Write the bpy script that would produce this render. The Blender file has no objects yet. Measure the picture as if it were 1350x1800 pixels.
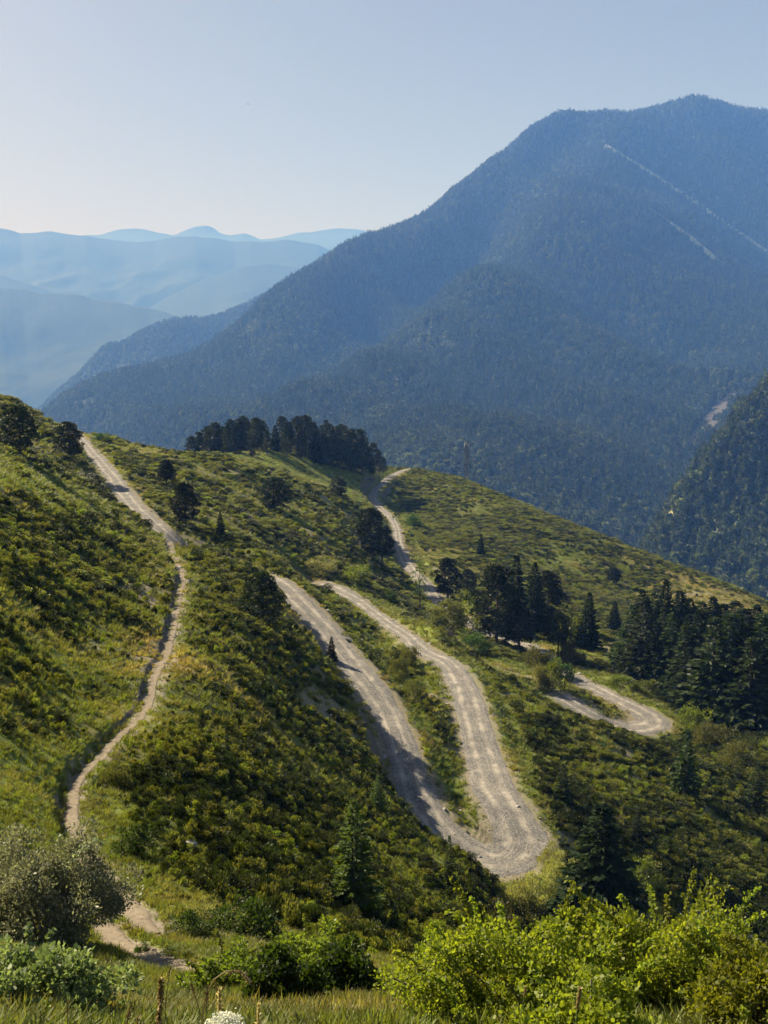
import bpy, math, random
import numpy as np
from mathutils import Vector, Matrix, Euler

rng = np.random.default_rng(7)
random.seed(7)
scene = bpy.context.scene
COL = scene.collection
F = 1800.0
PITCH = math.atan(340 / F)
CP, SP = math.cos(PITCH), math.sin(PITCH)


def ray(x, y, D):
    """point on the ground distance D ahead, read off the survey of the view"""
    xc, yc = (x - 675) / F, (900 - y) / F
    dx, dy, dz = xc, CP + yc * SP, -SP + yc * CP
    k = D / dy
    return (dx * k, D, dz * k)


def project(X, Y, Z):
    f = Y * CP - Z * SP
    u = Y * SP + Z * CP
    return 675 + F * X / f, 900 - F * u / f


# ------------------------------------------------------------------ numpy noise
def _hash(ix, iy, seed):
    h = (ix.astype(np.int64) * 374761393 + iy.astype(np.int64) * 668265263 + seed * 1442695041) & 0xFFFFFFFF
    h = ((h ^ (h >> 13)) * 1274126177) & 0xFFFFFFFF
    return ((h ^ (h >> 16)) & 0xFFFF) / 65535.0


def noise(x, y, seed=0):
    ix, iy = np.floor(x), np.floor(y)
    fx, fy = x - ix, y - iy
    fx = fx * fx * (3 - 2 * fx)
    fy = fy * fy * (3 - 2 * fy)
    a = _hash(ix, iy, seed); b = _hash(ix + 1, iy, seed)
    c = _hash(ix, iy + 1, seed); d = _hash(ix + 1, iy + 1, seed)
    return (a * (1 - fx) + b * fx) * (1 - fy) + (c * (1 - fx) + d * fx) * fy


def fbm(x, y, seed=0, n=4):
    s = 0; a = 1.0; t = 0
    for i in range(n):
        s = s + a * noise(x, y, seed + i * 17); t += a
        a *= .5; x = x * 2.03 + 11.3; y = y * 2.03 + 5.7
    return s / t * 2 - 1


def sstep(a, b, x):
    t = np.clip((x - a) / (b - a), 0, 1)
    return t * t * (3 - 2 * t)


class Surf:
    """radial height field fitted through surveyed points, z/r over (bearing, log r)"""
    def __init__(self, pts, a=2.0, eps=.05, lam=1e-4, b=1.0):
        p = np.array(pts, float)
        th = np.arctan2(p[:, 0], p[:, 1]); r = np.hypot(p[:, 0], p[:, 1])
        self.a = a; self.eps = eps; self.b = b
        self.c = np.stack([th * a, np.log(r) * b], 1)
        v = p[:, 2] / r
        n = len(p)
        K = self.k(self.c, self.c) + np.eye(n) * lam
        A = np.zeros((n + 3, n + 3)); A[:n, :n] = K
        A[:n, n] = 1; A[:n, n + 1:] = self.c; A[n:, :n] = A[:n, n:].T
        self.w = np.linalg.solve(A, np.concatenate([v, [0, 0, 0]]))

    def k(self, p, q):
        d = ((p[:, None, :] - q[None, :, :]) ** 2).sum(2)
        return -np.sqrt(d + self.eps ** 2)

    def z(self, th, lr):
        shp = th.shape
        p = np.stack([th.ravel() * self.a, lr.ravel() * self.b], 1)
        out = np.empty(len(p)); n = len(self.c)
        for i in range(0, len(p), 20000):
            q = p[i:i + 20000]
            out[i:i + 20000] = self.k(q, self.c) @ self.w[:n] + self.w[n] + q @ self.w[n + 1:]
        return (out * np.exp(lr.ravel())).reshape(shp)


# ------------------------------------------------------------------ survey: roads and path (x, y, distance, half width)
ROAD_A = [(60, 735, 322, 1.5), (95, 745, 330, 1.6), (120, 756, 328, 1.7), (140, 770, 310, 1.8), (165, 800, 270, 2.0),
          (195, 835, 235, 2.2), (215, 865, 215, 2.3), (238, 893, 198, 2.3), (265, 918, 187, 2.1), (290, 938, 180, 2.0),
          (340, 976, 177, 2.0), (395, 1001, 174, 2.0), (445, 1013, 169, 2.1), (485, 1022, 163, 2.3), (520, 1052, 155, 2.4),
          (560, 1095, 146, 2.4), (600, 1145, 137, 2.4), (645, 1200, 127, 2.4), (680, 1255, 119, 2.2),
          (703, 1305, 112, 2.1), (718, 1350, 107, 2.1), (733, 1400, 102.5, 2.5), (768, 1455, 97.5, 2.4), (822, 1500, 93.5, 2.8),
          (882, 1515, 92, 3.4), (914, 1482, 94.8, 3.2), (895, 1430, 99.5, 2.7), (868, 1385, 105, 2.7), (850, 1330, 114, 2.5),
          (838, 1285, 121, 2.4), (825, 1235, 131, 2.4), (808, 1195, 141, 2.3), (785, 1165, 150, 2.2), (745, 1145, 158, 2.1),
          (720, 1122, 170, 1.9), (700, 1108, 178, 1.8), (660, 1080, 192, 1.8), (625, 1054, 205, 2.1), (590, 1037, 214, 3.2),
          (555, 1028, 219, 4.0)]
ROAD_B = [(728, 824, 650, 2.0), (714, 826, 630, 2.2), (690, 836, 590, 2.2), (666, 855, 540, 2.2), (655, 872, 505, 2.3), (661, 886, 480, 2.2),
          (674, 899, 455, 2.0), (690, 914, 428, 1.9), (698, 933, 402, 1.9), (701, 957, 370, 2.1), (711, 985, 340, 2.3),
          (728, 1006, 318, 2.3), (748, 1028, 298, 2.3), (772, 1058, 277, 2.2), (835, 1102, 248, 2.2), (900, 1128, 230, 2.2),
          (940, 1140, 222, 2.2), (968, 1166, 208, 2.0), (1000, 1188, 196, 2.0), (1050, 1212, 186, 2.1), (1100, 1237, 178, 2.3),
          (1138, 1258, 172.5, 2.8), (1148, 1274, 169, 3.3), (1110, 1281, 167, 3.0), (1055, 1264, 168, 2.3), (1015, 1242, 171.5, 2.2),
          (985, 1222, 175.5, 2.2)]
PATH_A = [(292, 942, 178, 0.40), (304, 970, 158, 0.40), (322, 1010, 131, 0.36), (318, 1040, 118, 0.33), (312, 1075, 103, 0.33),
          (300, 1125, 87, 0.33), (285, 1160, 78, 0.33), (272, 1195, 71, 0.33), (266, 1222, 66.5, 0.33), (240, 1265, 59, 0.33),
          (200, 1305, 53, 0.33), (162, 1342, 48, 0.30), (135, 1375, 44.5, 0.30), (127, 1420, 41, 0.30), (131, 1460, 38, 0.33),
          (160, 1510, 34, 0.36), (200, 1560, 31, 0.40), (238, 1605, 28, 0.48), (262, 1632, 26.6, 0.46)]
PATH_B = [(182, 1662, 25.2, .3), (215, 1680, 23.8, .34), (260, 1702, 22, .34), (320, 1730, 19.8, .3), (345, 1742, 19, .2)]
PATH_C = [(828, 1163, 193, .8), (860, 1172, 190, .9), (900, 1184, 187, .9), (945, 1196, 183, .8)]

PTS = [  # left hillside
    (0, 705, 260), (65, 730, 275), (130, 758, 325), (180, 768, 330), (-120, 680, 250), (-350, 640, 230),
    (0, 780, 165), (0, 850, 120), (0, 1000, 80), (0, 1150, 58), (0, 1300, 44), (0, 1450, 33), (0, 1600, 24), (0, 1700, 16.5), (0, 1790, 9),
    (-300, 760, 120), (-300, 1050, 55), (-300, 1350, 36), (-300, 1530, 23), (-300, 1720, 9),
    (100, 800, 225), (90, 850, 160), (150, 900, 148), (150, 1000, 106), (150, 1150, 74), (150, 1270, 55), (60, 1400, 38.5), (80, 1500, 31), (100, 1600, 26),
    (200, 930, 150), (220, 1000, 120), (240, 1100, 88), (260, 945, 163),
    (335, 962, 159), (350, 975, 152), (395, 975, 158), (440, 992, 156), (420, 1000, 150), (370, 1040, 130), (350, 1150, 83), (330, 1300, 56), (300, 1450, 41), (300, 1560, 32), (330, 1640, 26.5),
    (470, 1030, 147), (450, 1100, 116), (450, 1200, 88), (450, 1300, 70), (450, 1400, 55), (450, 1500, 43), (450, 1640, 28.5), (450, 1700, 20.5),
    (540, 1110, 137), (545, 1180, 114), (575, 1288, 98), (560, 1350, 78), (600, 1500, 53), (600, 1640, 38), (600, 1700, 22),
    (640, 1346, 95), (690, 1408, 89), (700, 1470, 76), (700, 1550, 60), (700, 1640, 45), (700, 1690, 22),
    (790, 1496, 83), (800, 1550, 68), (865, 1566, 76), (850, 1590, 67), (850, 1640, 55), (850, 1720, 24),
    # foreground slope under the camera
    (675, 1790, 9.5), (675, 1745, 14), (675, 1850, 5.6), (300, 1790, 9.5), (300, 1850, 5.5), (300, 1750, 15), (1050, 1790, 9.5), (1050, 1850, 5.6),
    (1350, 1800, 9), (1350, 1850, 5.5), (1700, 1800, 9), (-200, 1850, 5),
    # ravine and heather slope on the right
    (900, 1735, 40), (900, 1715, 58), (905, 1660, 74), (905, 1600, 82), (920, 1545, 88.5), (960, 1535, 89),
    (1050, 1740, 40), (1050, 1715, 60), (1080, 1312, 155),
    (1010, 1282, 160), (960, 1246, 168),
    (1200, 1735, 42), (1200, 1725, 68), (1200, 1338, 153),
    (1350, 1735, 45), (1350, 1320, 152), (1600, 1300, 160),
    (900, 1250, 134), (850, 1190, 150), (950, 1222, 172), (840, 1165, 186),
    # strip between the two legs
    (560, 1080, 156), (640, 1152, 146), (700, 1200, 137), (545, 1053, 185), (575, 1068, 178), (620, 1078, 182), (740, 1260, 121), (775, 1340, 110.5), (805, 1410, 103.5), (735, 1182, 145),
    # middle ground
    (480, 985, 176), (500, 955, 235), (450, 960, 195), (380, 930, 205), (350, 895, 220), (300, 830, 270), (300, 795, 320), (400, 830, 305), (330, 870, 240),
    (430, 818, 325), (480, 865, 310), (520, 852, 340), (580, 920, 300), (600, 950, 280), (640, 902, 360), (640, 952, 318), (655, 997, 283), (690, 1038, 268),
    (560, 990, 235), (620, 1010, 240), (680, 1060, 225), (740, 1090, 215), (700, 1130, 172), (800, 1130, 185), (880, 1158, 200), (1000, 1150, 215), (1000, 1120, 240),
    (820, 1060, 262), (900, 1090, 262), (1000, 1085, 300), (1100, 1120, 260), (1060, 1180, 203), (1130, 1215, 190), (1200, 1260, 178),
    (1200, 1200, 205), (1200, 1140, 250), (1300, 1270, 185), (1350, 1280, 182), (1350, 1200, 230), (1300, 1140, 290), (1600, 1240, 200),
    # knoll with the grove, meadow
    (400, 812, 430), (340, 800, 440), (470, 792, 480), (560, 838, 470), (600, 862, 450), (560, 800, 545), (640, 830, 540), (660, 835, 570), (480, 770, 560), (600, 790, 600), (680, 822, 640),
    (520, 825, 455), (640, 868, 485),
    # far hillside right of the far road
    (750, 832, 610), (800, 840, 590), (830, 850, 575), (900, 880, 530), (1000, 922, 480), (1080, 955, 455), (1150, 982, 440), (1250, 1020, 415), (1350, 1062, 390), (1600, 1165, 350),
    (740, 880, 520), (730, 940, 400), (800, 900, 480), (800, 980, 360), (760, 1000, 330), (880, 950, 420), (900, 1010, 350), (980, 980, 410), (1000, 1030, 355), (1100, 1020, 395), (1100, 1060, 340), (1200, 1050, 375), (1350, 1120, 320),
    # behind the skylines
    (-120, 760, 420), (0, 770, 420), (65, 800, 440), (130, 830, 460), (200, 850, 450), (300, 845, 410), (370, 850, 520), (470, 850, 680), (600, 860, 740), (700, 870, 800),
    (750, 900, 780), (830, 925, 740), (1000, 1000, 640), (1150, 1065, 590), (1350, 1150, 540), (1600, 1260, 480),
    (0, 860, 900), (300, 900, 900), (600, 950, 1000), (900, 980, 1000), (1150, 1080, 900), (1400, 1150, 850),
]
CTRL = [ray(x, y, D) for (x, y, D) in PTS]
for line in (ROAD_A, ROAD_B, PATH_A, PATH_C):
    CTRL += [ray(x, y, D) for (x, y, D, w) in line]
for Yv in (92, 101, 110, 124, 140):
    for xv in (23, 31, 41, 53, 70, 95):
        CTRL.append((xv, Yv, -51.3 - .36 * (xv - 15) - .03 * (Yv - 110) - (2.0 if Yv < 95 else 0)))
for a in range(-50, 51, 25):
    for r, z in ((.6, -1.72), (1.5, -2.15), (3, -3.0)):
        t = math.radians(a); CTRL.append((r * math.sin(t), r * math.cos(t), z))
HILL = Surf(CTRL)

TH0, TH1, NT_COLS = math.radians(-46), math.radians(46), 1000
LR0, LR1, NR = math.log(.7), math.log(960), 900
th_ax = np.linspace(TH0, TH1, NT_COLS); lr_ax = np.linspace(LR0, LR1, NR)
# the fitted surface is smooth: evaluate at half resolution and interpolate
tc, lc = np.linspace(TH0, TH1, NT_COLS // 2), np.linspace(LR0, LR1, NR // 2)
Zc = HILL.z(*np.meshgrid(tc, lc))


def bil(G, i, j):
    i = np.clip(i, 0, G.shape[1] - 1.001); j = np.clip(j, 0, G.shape[0] - 1.001)
    i0 = i.astype(int); j0 = j.astype(int); fi = i - i0; fj = j - j0
    return ((G[j0, i0] * (1 - fi) + G[j0, i0 + 1] * fi) * (1 - fj) + (G[j0 + 1, i0] * (1 - fi) + G[j0 + 1, i0 + 1] * fi) * fj)


TT, LL = np.meshgrid(th_ax, lr_ax)
Zg = bil(Zc, (TT - TH0) / (TH1 - TH0) * (NT_COLS // 2 - 1), (LL - LR0) / (LR1 - LR0) * (NR // 2 - 1))
RR = np.exp(LL); XX = RR * np.sin(TT); YY = RR * np.cos(TT)
# small relief: humps and runnels down the slopes
amp = np.clip(RR / 60, .12, 1.6)
Zg = Zg + .55 * amp * fbm(XX / 9, YY / 9, 3, 3) + .16 * np.clip(RR / 30, .2, 1.5) * fbm(XX / 1.9, YY / 1.9, 9, 2)


def smooth_line(line, step):
    """Catmull-Rom through the surveyed points -> dense (X, Y, Z, half width)"""
    P = np.array([ray(x, y, D) + (w,) for (x, y, D, w) in line])
    out = []
    for i in range(len(P) - 1):
        p0, p1, p2, p3 = P[max(i - 1, 0)], P[i], P[i + 1], P[min(i + 2, len(P) - 1)]
        n = max(2, int(np.linalg.norm(p2[:3] - p1[:3]) / step))
        for t in np.arange(n) / n:
            out.append(.5 * (2 * p1 + (p2 - p0) * t + (2 * p0 - 5 * p1 + 4 * p2 - p3) * t * t + (3 * p1 - p0 - 3 * p2 + p3) * t ** 3))
    out.append(P[-1])
    out = np.array(out)
    z = out[:, 2].copy()
    k = max(3, int(5 / step) | 1)
    zp = np.pad(z, k // 2, mode='edge')
    out[:, 2] = np.convolve(zp, np.ones(k) / k, 'valid')
    return out


LINES = {}
ROADMASK = np.zeros_like(Zg)      # 1 on a road or path, falls off over the verge
VERGE = np.full_like(Zg, 99.0)    # metres beyond the road edge
for nm, line, step, bank in (('far', ROAD_B, 1.0, 4.0), ('near', ROAD_A, .6, 2.5), ('pathc', PATH_C, .6, .8), ('path', PATH_A, .25, .55), ('pathb', PATH_B, .2, .5)):
    L = smooth_line(line, step)
    best = np.full(Zg.shape, 1e9); bz = np.zeros_like(Zg); bw = np.ones_like(Zg)
    # only look at cells near the line
    x0, x1, y0, y1 = L[:, 0].min() - 12, L[:, 0].max() + 12, L[:, 1].min() - 12, L[:, 1].max() + 12
    m = (XX > x0) & (XX < x1) & (YY > y0) & (YY < y1)
    idx = np.argwhere(m)
    px, py = XX[m], YY[m]
    bd = np.full(len(px), 1e9); bi = np.zeros(len(px), int)
    for c in range(0, len(L), 8):
        cx, cy = L[c:c + 8, 0].mean(), L[c:c + 8, 1].mean()
        s = np.nonzero((np.abs(px - cx) < 16) & (np.abs(py - cy) < 16))[0]
        if not len(s): continue
        d = (px[s, None] - L[None, c:c + 8, 0]) ** 2 + (py[s, None] - L[None, c:c + 8, 1]) ** 2
        k = d.argmin(1); dm = np.sqrt(d[np.arange(len(s)), k])
        u = dm < bd[s]; su = s[u]
        bd[su] = dm[u]; bi[su] = c + k[u]
    w = L[bi, 3]
    if nm in ('path', 'pathb'):
        L[:, 2] = bil(Zg, (np.arctan2(L[:, 0], L[:, 1]) - TH0) / (TH1 - TH0) * (NT_COLS - 1), (np.log(np.hypot(L[:, 0], L[:, 1])) - LR0) / (LR1 - LR0) * (NR - 1)) - (.2 if nm == 'path' else .05)
        k = 15; L[:, 2] = np.convolve(np.pad(L[:, 2], 7, mode='edge'), np.ones(k) / k, 'valid')
    zr = L[bi, 2]
    e = bd - w
    t = 1 - sstep(.25, bank, e)
    zz = Zg[m]
    Zg[m] = zz * (1 - t) + zr * t
    VERGE[m] = np.minimum(VERGE[m], e)
    LINES[nm] = L
ROADMASK = 1 - sstep(-.1, .5, VERGE)


def gi(X, Y):
    return ((np.arctan2(X, Y) - TH0) / (TH1 - TH0) * (NT_COLS - 1), (np.log(np.hypot(X, Y)) - LR0) / (LR1 - LR0) * (NR - 1))


def height(X, Y):
    X = np.atleast_1d(np.asarray(X, float)); Y = np.atleast_1d(np.asarray(Y, float))
    return bil(Zg, *gi(X, Y))


def verge(X, Y):
    return bil(VERGE, *gi(np.atleast_1d(np.asarray(X, float)), np.atleast_1d(np.asarray(Y, float))))


def ground(x, y, D):
    """ground point below survey point (x, D)"""
    X, Y, Z = ray(x, y, D)
    return X, Y, float(height(X, Y)[0])


# visibility of the ground from the viewpoint (used only to plant densely what can be seen)
SL = Zg / RR
HOR = np.maximum.accumulate(SL, axis=0)
VIS = SL > HOR - .012


# ------------------------------------------------------------------ mesh helpers
def link(o, parent=None):
    COL.objects.link(o)
    if parent is not None: o.parent = parent
    return o


def mesh_np(name, V, Fs, mat=None, attrs=None, smooth=False, parent=None, lnk=True, uv=None):
    """V (n,3); Fs: (m,k) int array or list of such arrays (tris / quads)"""
    me = bpy.data.meshes.new(name)
    if not isinstance(Fs, list): Fs = [Fs]
    Fs = [np.asarray(f, np.int32) for f in Fs if len(f)]
    V = np.asarray(V, np.float32)
    me.vertices.add(len(V)); me.vertices.foreach_set('co', V.ravel())
    if Fs:
        loops = np.concatenate([f.ravel() for f in Fs])
        tot = np.concatenate([np.full(len(f), f.shape[1], np.int32) for f in Fs])
        st = np.concatenate([[0], np.cumsum(tot)[:-1]]).astype(np.int32)
        me.loops.add(len(loops)); me.loops.foreach_set('vertex_index', loops)
        me.polygons.add(len(tot)); me.polygons.foreach_set('loop_start', st)
        me.polygons.foreach_set('loop_total', tot)
        if smooth: me.polygons.foreach_set('use_smooth', np.ones(len(tot), bool))
        if uv is not None:
            ul = me.uv_layers.new(name='UVMap'); ul.data.foreach_set('uv', np.asarray(uv, np.float32)[loops].ravel())
    for k, a in (attrs or {}).items():
        a = np.asarray(a, np.float32)
        if a.ndim == 1:
            at = me.attributes.new(k, 'FLOAT', 'POINT'); at.data.foreach_set('value', a)
        else:
            at = me.attributes.new(k, 'FLOAT_VECTOR', 'POINT'); at.data.foreach_set('vector', a.ravel())
    me.update(calc_edges=True)
    if mat is not None: me.materials.append(mat)
    o = bpy.data.objects.new(name, me)
    if lnk: link(o, parent)
    return o


def grid_faces(nr, nt):
    j, i = np.meshgrid(np.arange(nr - 1), np.arange(nt - 1), indexing='ij')
    a = (j * nt + i).ravel()
    return np.stack([a, a + 1, a + nt + 1, a + nt], 1)

# ------------------------------------------------------------------ materials
class NT:
    def __init__(self, name):
        self.m = bpy.data.materials.new(name); self.m.use_nodes = True
        self.t = self.m.node_tree; self.t.nodes.clear()
        self.out = self.n('ShaderNodeOutputMaterial')

    def n(self, kind, **kw):
        nd = self.t.nodes.new(kind)
        for k, v in kw.items():
            setattr(nd, k, v)
        return nd

    def l(self, a, b):
        self.t.links.new(a, b)

    def val(self, sock, v):
        if hasattr(v, 'is_linked') or isinstance(v, bpy.types.NodeSocket): self.l(v, sock)
        elif isinstance(v, (tuple, list)): sock.default_value = (*v, 1.0) if len(v) == 3 and sock.type == 'RGBA' else v
        else: sock.default_value = v

    def mix(self, f, a, b, blend='MIX'):
        nd = self.n('ShaderNodeMix', data_type='RGBA', blend_type=blend)
        self.val(nd.inputs[0], f); self.val(nd.inputs[6], a); self.val(nd.inputs[7], b)
        return nd.outputs[2]

    def math(self, op, a, b=0.0, c=None, clamp=False):
        nd = self.n('ShaderNodeMath', operation=op, use_clamp=clamp)
        self.val(nd.inputs[0], a); self.val(nd.inputs[1], b)
        if c is not None: self.val(nd.inputs[2], c)
        return nd.outputs[0]

    def ramp(self, f, lo, hi):
        nd = self.n('ShaderNodeMapRange', interpolation_type='SMOOTHSTEP')
        self.val(nd.inputs[0], f); nd.inputs[1].default_value = lo; nd.inputs[2].default_value = hi
        return nd.outputs[0]

    def noise(self, scale, detail=4, rough=.55, vec=None, kind='fac'):
        nd = self.n('ShaderNodeTexNoise'); nd.inputs['Scale'].default_value = scale
        nd.inputs['Detail'].default_value = detail; nd.inputs['Roughness'].default_value = rough
        self.l(vec if vec is not None else self.pos(), nd.inputs['Vector'])
        return nd.outputs[0 if kind == 'fac' else 1]

    def pos(self):
        return self.n('ShaderNodeTexCoord').outputs['Object']

    def attr(self, name, kind='GEOMETRY'):
        nd = self.n('ShaderNodeAttribute', attribute_name=name, attribute_type=kind)
        return nd.outputs['Fac']

    def bump(self, h, strength, dist):
        nd = self.n('ShaderNodeBump'); nd.inputs['Strength'].default_value = strength; nd.inputs['Distance'].default_value = dist
        self.l(h, nd.inputs['Height']); return nd.outputs[0]

    def bsdf(self, col, rough=.9, spec=.2, normal=None, metal=0.0):
        nd = self.n('ShaderNodeBsdfPrincipled'); self.val(nd.inputs['Base Color'], col)
        self.val(nd.inputs['Roughness'], rough); nd.inputs['Specular IOR Level'].default_value = spec; nd.inputs['Metallic'].default_value = metal
        if normal is not None: self.l(normal, nd.inputs['Normal'])
        return nd.outputs[0]

    def finish(self, sh):
        self.l(sh, self.out.inputs['Surface']); return self.m


def leaf_mat(name, dark, light, trans=.4, tcol=None, rough=.55, spec=.25, tint=None, dry=None):
    """foliage: leaf-to-leaf colour (attribute v), plant-to-plant tint, light passing through the blade"""
    m = NT(name); dark, light = [tuple(x * .86 for x in q) for q in (dark, light)]
    v = m.attr('v')
    col = m.mix(v, dark, light)
    if dry is not None:
        col = m.mix(m.ramp(m.attr('w'), .45, .8), col, dry)
    if tint is not None:
        col = m.mix(m.attr('tint', 'INSTANCER'), col, tint)
    oi = m.n('ShaderNodeObjectInfo').outputs['Random']
    hs = m.n('ShaderNodeHueSaturation'); m.l(col, hs.inputs['Color'])
    m.l(m.math('MULTIPLY_ADD', oi, .7, .6), hs.inputs['Value']); m.l(m.math('MULTIPLY_ADD', oi, .035, .483), hs.inputs['Hue'])
    col = hs.outputs[0]
    b = m.bsdf(col, rough, spec)
    t = m.n('ShaderNodeBsdfTranslucent')
    tc = m.mix(1.0, col, tcol or (1.5, 1.45, .6), 'MULTIPLY'); m.l(tc, t.inputs['Color'])
    x = m.n('ShaderNodeMixShader'); x.inputs[0].default_value = trans
    m.l(b, x.inputs[1]); m.l(t.outputs[0], x.inputs[2])
    return m.finish(x.outputs[0])


def flat_mat(name, col, rough=.8, spec=.2, var=.15, scale=6.0, metal=0.0, bump=0.0):
    m = NT(name)
    n = m.noise(scale, 4)
    c = m.mix(n, tuple(max(0, x * (1 - var * 1.6)) for x in col), tuple(x * (1 + var * 1.6) for x in col))
    return m.finish(m.bsdf(c, rough, spec, m.bump(n, bump, .05) if bump else None, metal))


def ground_mat():
    m = NT('hillside_turf')
    n1 = m.noise(.035, 5); n2 = m.noise(.35, 5); n3 = m.noise(2.6, 6, .65)
    grass = m.mix(m.ramp(n2, .35, .68), (.060, .085, .014), (.125, .150, .030))
    dry = m.mix(n3, (.13, .105, .042), (.21, .165, .07))
    c = m.mix(m.ramp(m.math('ADD', m.math('MULTIPLY', n1, .6), m.math('MULTIPLY', n2, .5)), .52, .72), grass, dry)
    c = m.mix(m.attr('meadow'), c, m.mix(n3, (.10, .145, .02), (.17, .20, .035)))
    c = m.mix(m.attr('heath'), c, m.mix(n3, (.020, .026, .007), (.060, .062, .018)))
    c = m.mix(m.attr('dry'), c, dry)
    soil = m.mix(n3, (.10, .085, .065), (.25, .215, .17))
    c = m.mix(m.math('MULTIPLY', m.attr('soil'), m.ramp(n3, .25, .6)), c, soil)
    rock = m.mix(m.noise(1.3, 8, .7), (.035, .030, .026), (.15, .13, .105))
    c = m.mix(m.attr('rock'), c, rock)
    nb = m.noise(5.0, 5, .7)
    return m.finish(m.bsdf(c, .95, .1, m.bump(nb, .6, .15)))


def road_mat(name, pale, grey, dark, ruts=True):
    m = NT(name)
    uv = m.n('ShaderNodeUVMap', uv_map='UVMap').outputs[0]
    sp = m.n('ShaderNodeSeparateXYZ'); m.l(uv, sp.inputs[0])
    u, vv = sp.outputs[0], sp.outputs[1]
    p = m.pos()
    nA = m.noise(.45, 5, .6, p); nB = m.noise(3.0, 6, .7, p); nC = m.noise(14., 4, .7, p)
    nL = m.noise(.12, 3, .5, p)
    # wheel tracks wander a little along the road
    uu = m.math('ADD', u, m.math('MULTIPLY', m.math('SUBTRACT', nL, .5), .5))
    a = m.math('ABSOLUTE', uu)
    d = m.math('ABSOLUTE', m.math('SUBTRACT', a, .40))
    tr = m.math('SUBTRACT', 1.0, m.ramp(m.math('ADD', d, m.math('MULTIPLY', m.math('SUBTRACT', nB, .5), .16)), .03, .22))
    base = m.mix(m.ramp(nB, .3, .7), dark, grey)
    base = m.mix(m.math('MULTIPLY', m.ramp(nA, .45, .7), .3), base, pale)
    # fine streaks that follow the wheels
    cb = m.n('ShaderNodeCombineXYZ'); m.l(m.math('MULTIPLY', u, 9.0), cb.inputs[0]); m.l(m.math('MULTIPLY', vv, .12), cb.inputs[1])
    st = m.noise(1.6, 4, .65, cb.outputs[0])
    base = m.mix(m.math('MULTIPLY', m.ramp(st, .5, .66), .4), base, pale)
    c = m.mix(m.math('MULTIPLY', tr, m.math('MULTIPLY_ADD', m.ramp(nA, .36, .66), .7, .12), clamp=True), base, pale) if ruts else m.mix(m.math('MULTIPLY', m.math('SUBTRACT', 1.0, m.ramp(a, .3, 1.0)), .7), base, pale)
    vo = m.n('ShaderNodeTexVoronoi'); vo.inputs['Scale'].default_value = 8.0; m.l(p, vo.inputs['Vector'])
    cell = m.n('ShaderNodeSeparateColor'); m.l(vo.outputs['Color'], cell.inputs[0])
    c = m.mix(m.math('MULTIPLY', m.ramp(cell.outputs[0], .6, .95), .28), c, tuple(min(.6, x * 1.25) for x in pale))
    c = m.mix(m.math('MULTIPLY', m.ramp(cell.outputs[1], .7, .95), .35), c, tuple(x * .6 for x in dark))
    h = m.math('ADD', m.math('MULTIPLY', nB, .6), m.math('MULTIPLY', nC, .4))
    return m.finish(m.bsdf(c, .95, .1, m.bump(h, .7, .12)))


MAT = {}
MAT['ground'] = ground_mat()
MAT['road'] = road_mat('gravel_track', (.33, .298, .25), (.138, .133, .126), (.08, .079, .078))
MAT['path'] = road_mat('trodden_path', (.205, .17, .127), (.13, .108, .08), (.08, .067, .05), False)
MAT['heath'] = leaf_mat('heather_leaves', (.015, .028, .004), (.112, .138, .018), .46, rough=.6, tint=(.16, .21, .018), dry=(.135, .135, .036))
MAT['scrub'] = leaf_mat('dark_scrub_leaves', (.007, .015, .003), (.060, .076, .012), .3, rough=.65)
MAT['grass'] = leaf_mat('grass_blades', (.085, .125, .013), (.19, .22, .036), .5, (1.35, 1.3, .6), .55, .3, tint=(.30, .24, .085))
MAT['spruce'] = leaf_mat('spruce_needles', (.007, .014, .004), (.022, .036, .010), .2, rough=.7, spec=.1)
MAT['pine'] = leaf_mat('pine_needles', (.010, .018, .006), (.040, .054, .015), .22, rough=.55)
MAT['larch'] = leaf_mat('larch_needles', (.032, .054, .010), (.095, .135, .022), .42, rough=.6)
MAT['fir'] = leaf_mat('young_conifer_needles', (.014, .027, .006), (.046, .070, .013), .32, rough=.6)
MAT['rose'] = leaf_mat('rose_leaves', (.105, .140, .016), (.26, .295, .04), .52, (1.5, 1.5, .5), .55, .25)
MAT['willow'] = leaf_mat('willow_leaves', (.09, .105, .055), (.46, .48, .32), .42, (1.15, 1.2, .75), .5, .35)
MAT['bramble'] = leaf_mat('bramble_leaves', (.06, .09, .03), (.27, .31, .14), .34, (1.3, 1.4, .7), .55, .25)
MAT['ivy'] = leaf_mat('dark_bush_leaves', (.022, .045, .010), (.075, .125, .02), .4, (1.4, 1.5, .5), .55, .22)
MAT['broom'] = leaf_mat('olive_bush_leaves', (.055, .068, .016), (.15, .155, .05), .4, rough=.55)
MAT['bright'] = leaf_mat('light_bush_leaves', (.075, .11, .018), (.18, .22, .04), .5, (1.5, 1.5, .5), .5, .3)
MAT['pale'] = leaf_mat('pale_bush_leaves', (.15, .165, .05), (.33, .33, .14), .4, rough=.6)
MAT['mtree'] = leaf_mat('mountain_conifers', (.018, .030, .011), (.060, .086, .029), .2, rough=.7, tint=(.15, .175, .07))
MAT['bark'] = flat_mat('bark', (.085, .065, .05), .9, .1, .35, 9, bump=.6)
MAT['greybark'] = flat_mat('grey_bark', (.15, .13, .11), .9, .1, .3, 20, bump=.5)
MAT['rockm'] = flat_mat('grey_stone', (.27, .255, .235), .9, .15, .35, 5, bump=.7)
MAT['steel'] = flat_mat('galvanised_steel', (.035, .037, .04), .6, .3, .15, 3)
MAT['white'] = flat_mat('antenna_shell', (.14, .145, .15), .5, .4, .06, 3)


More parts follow.
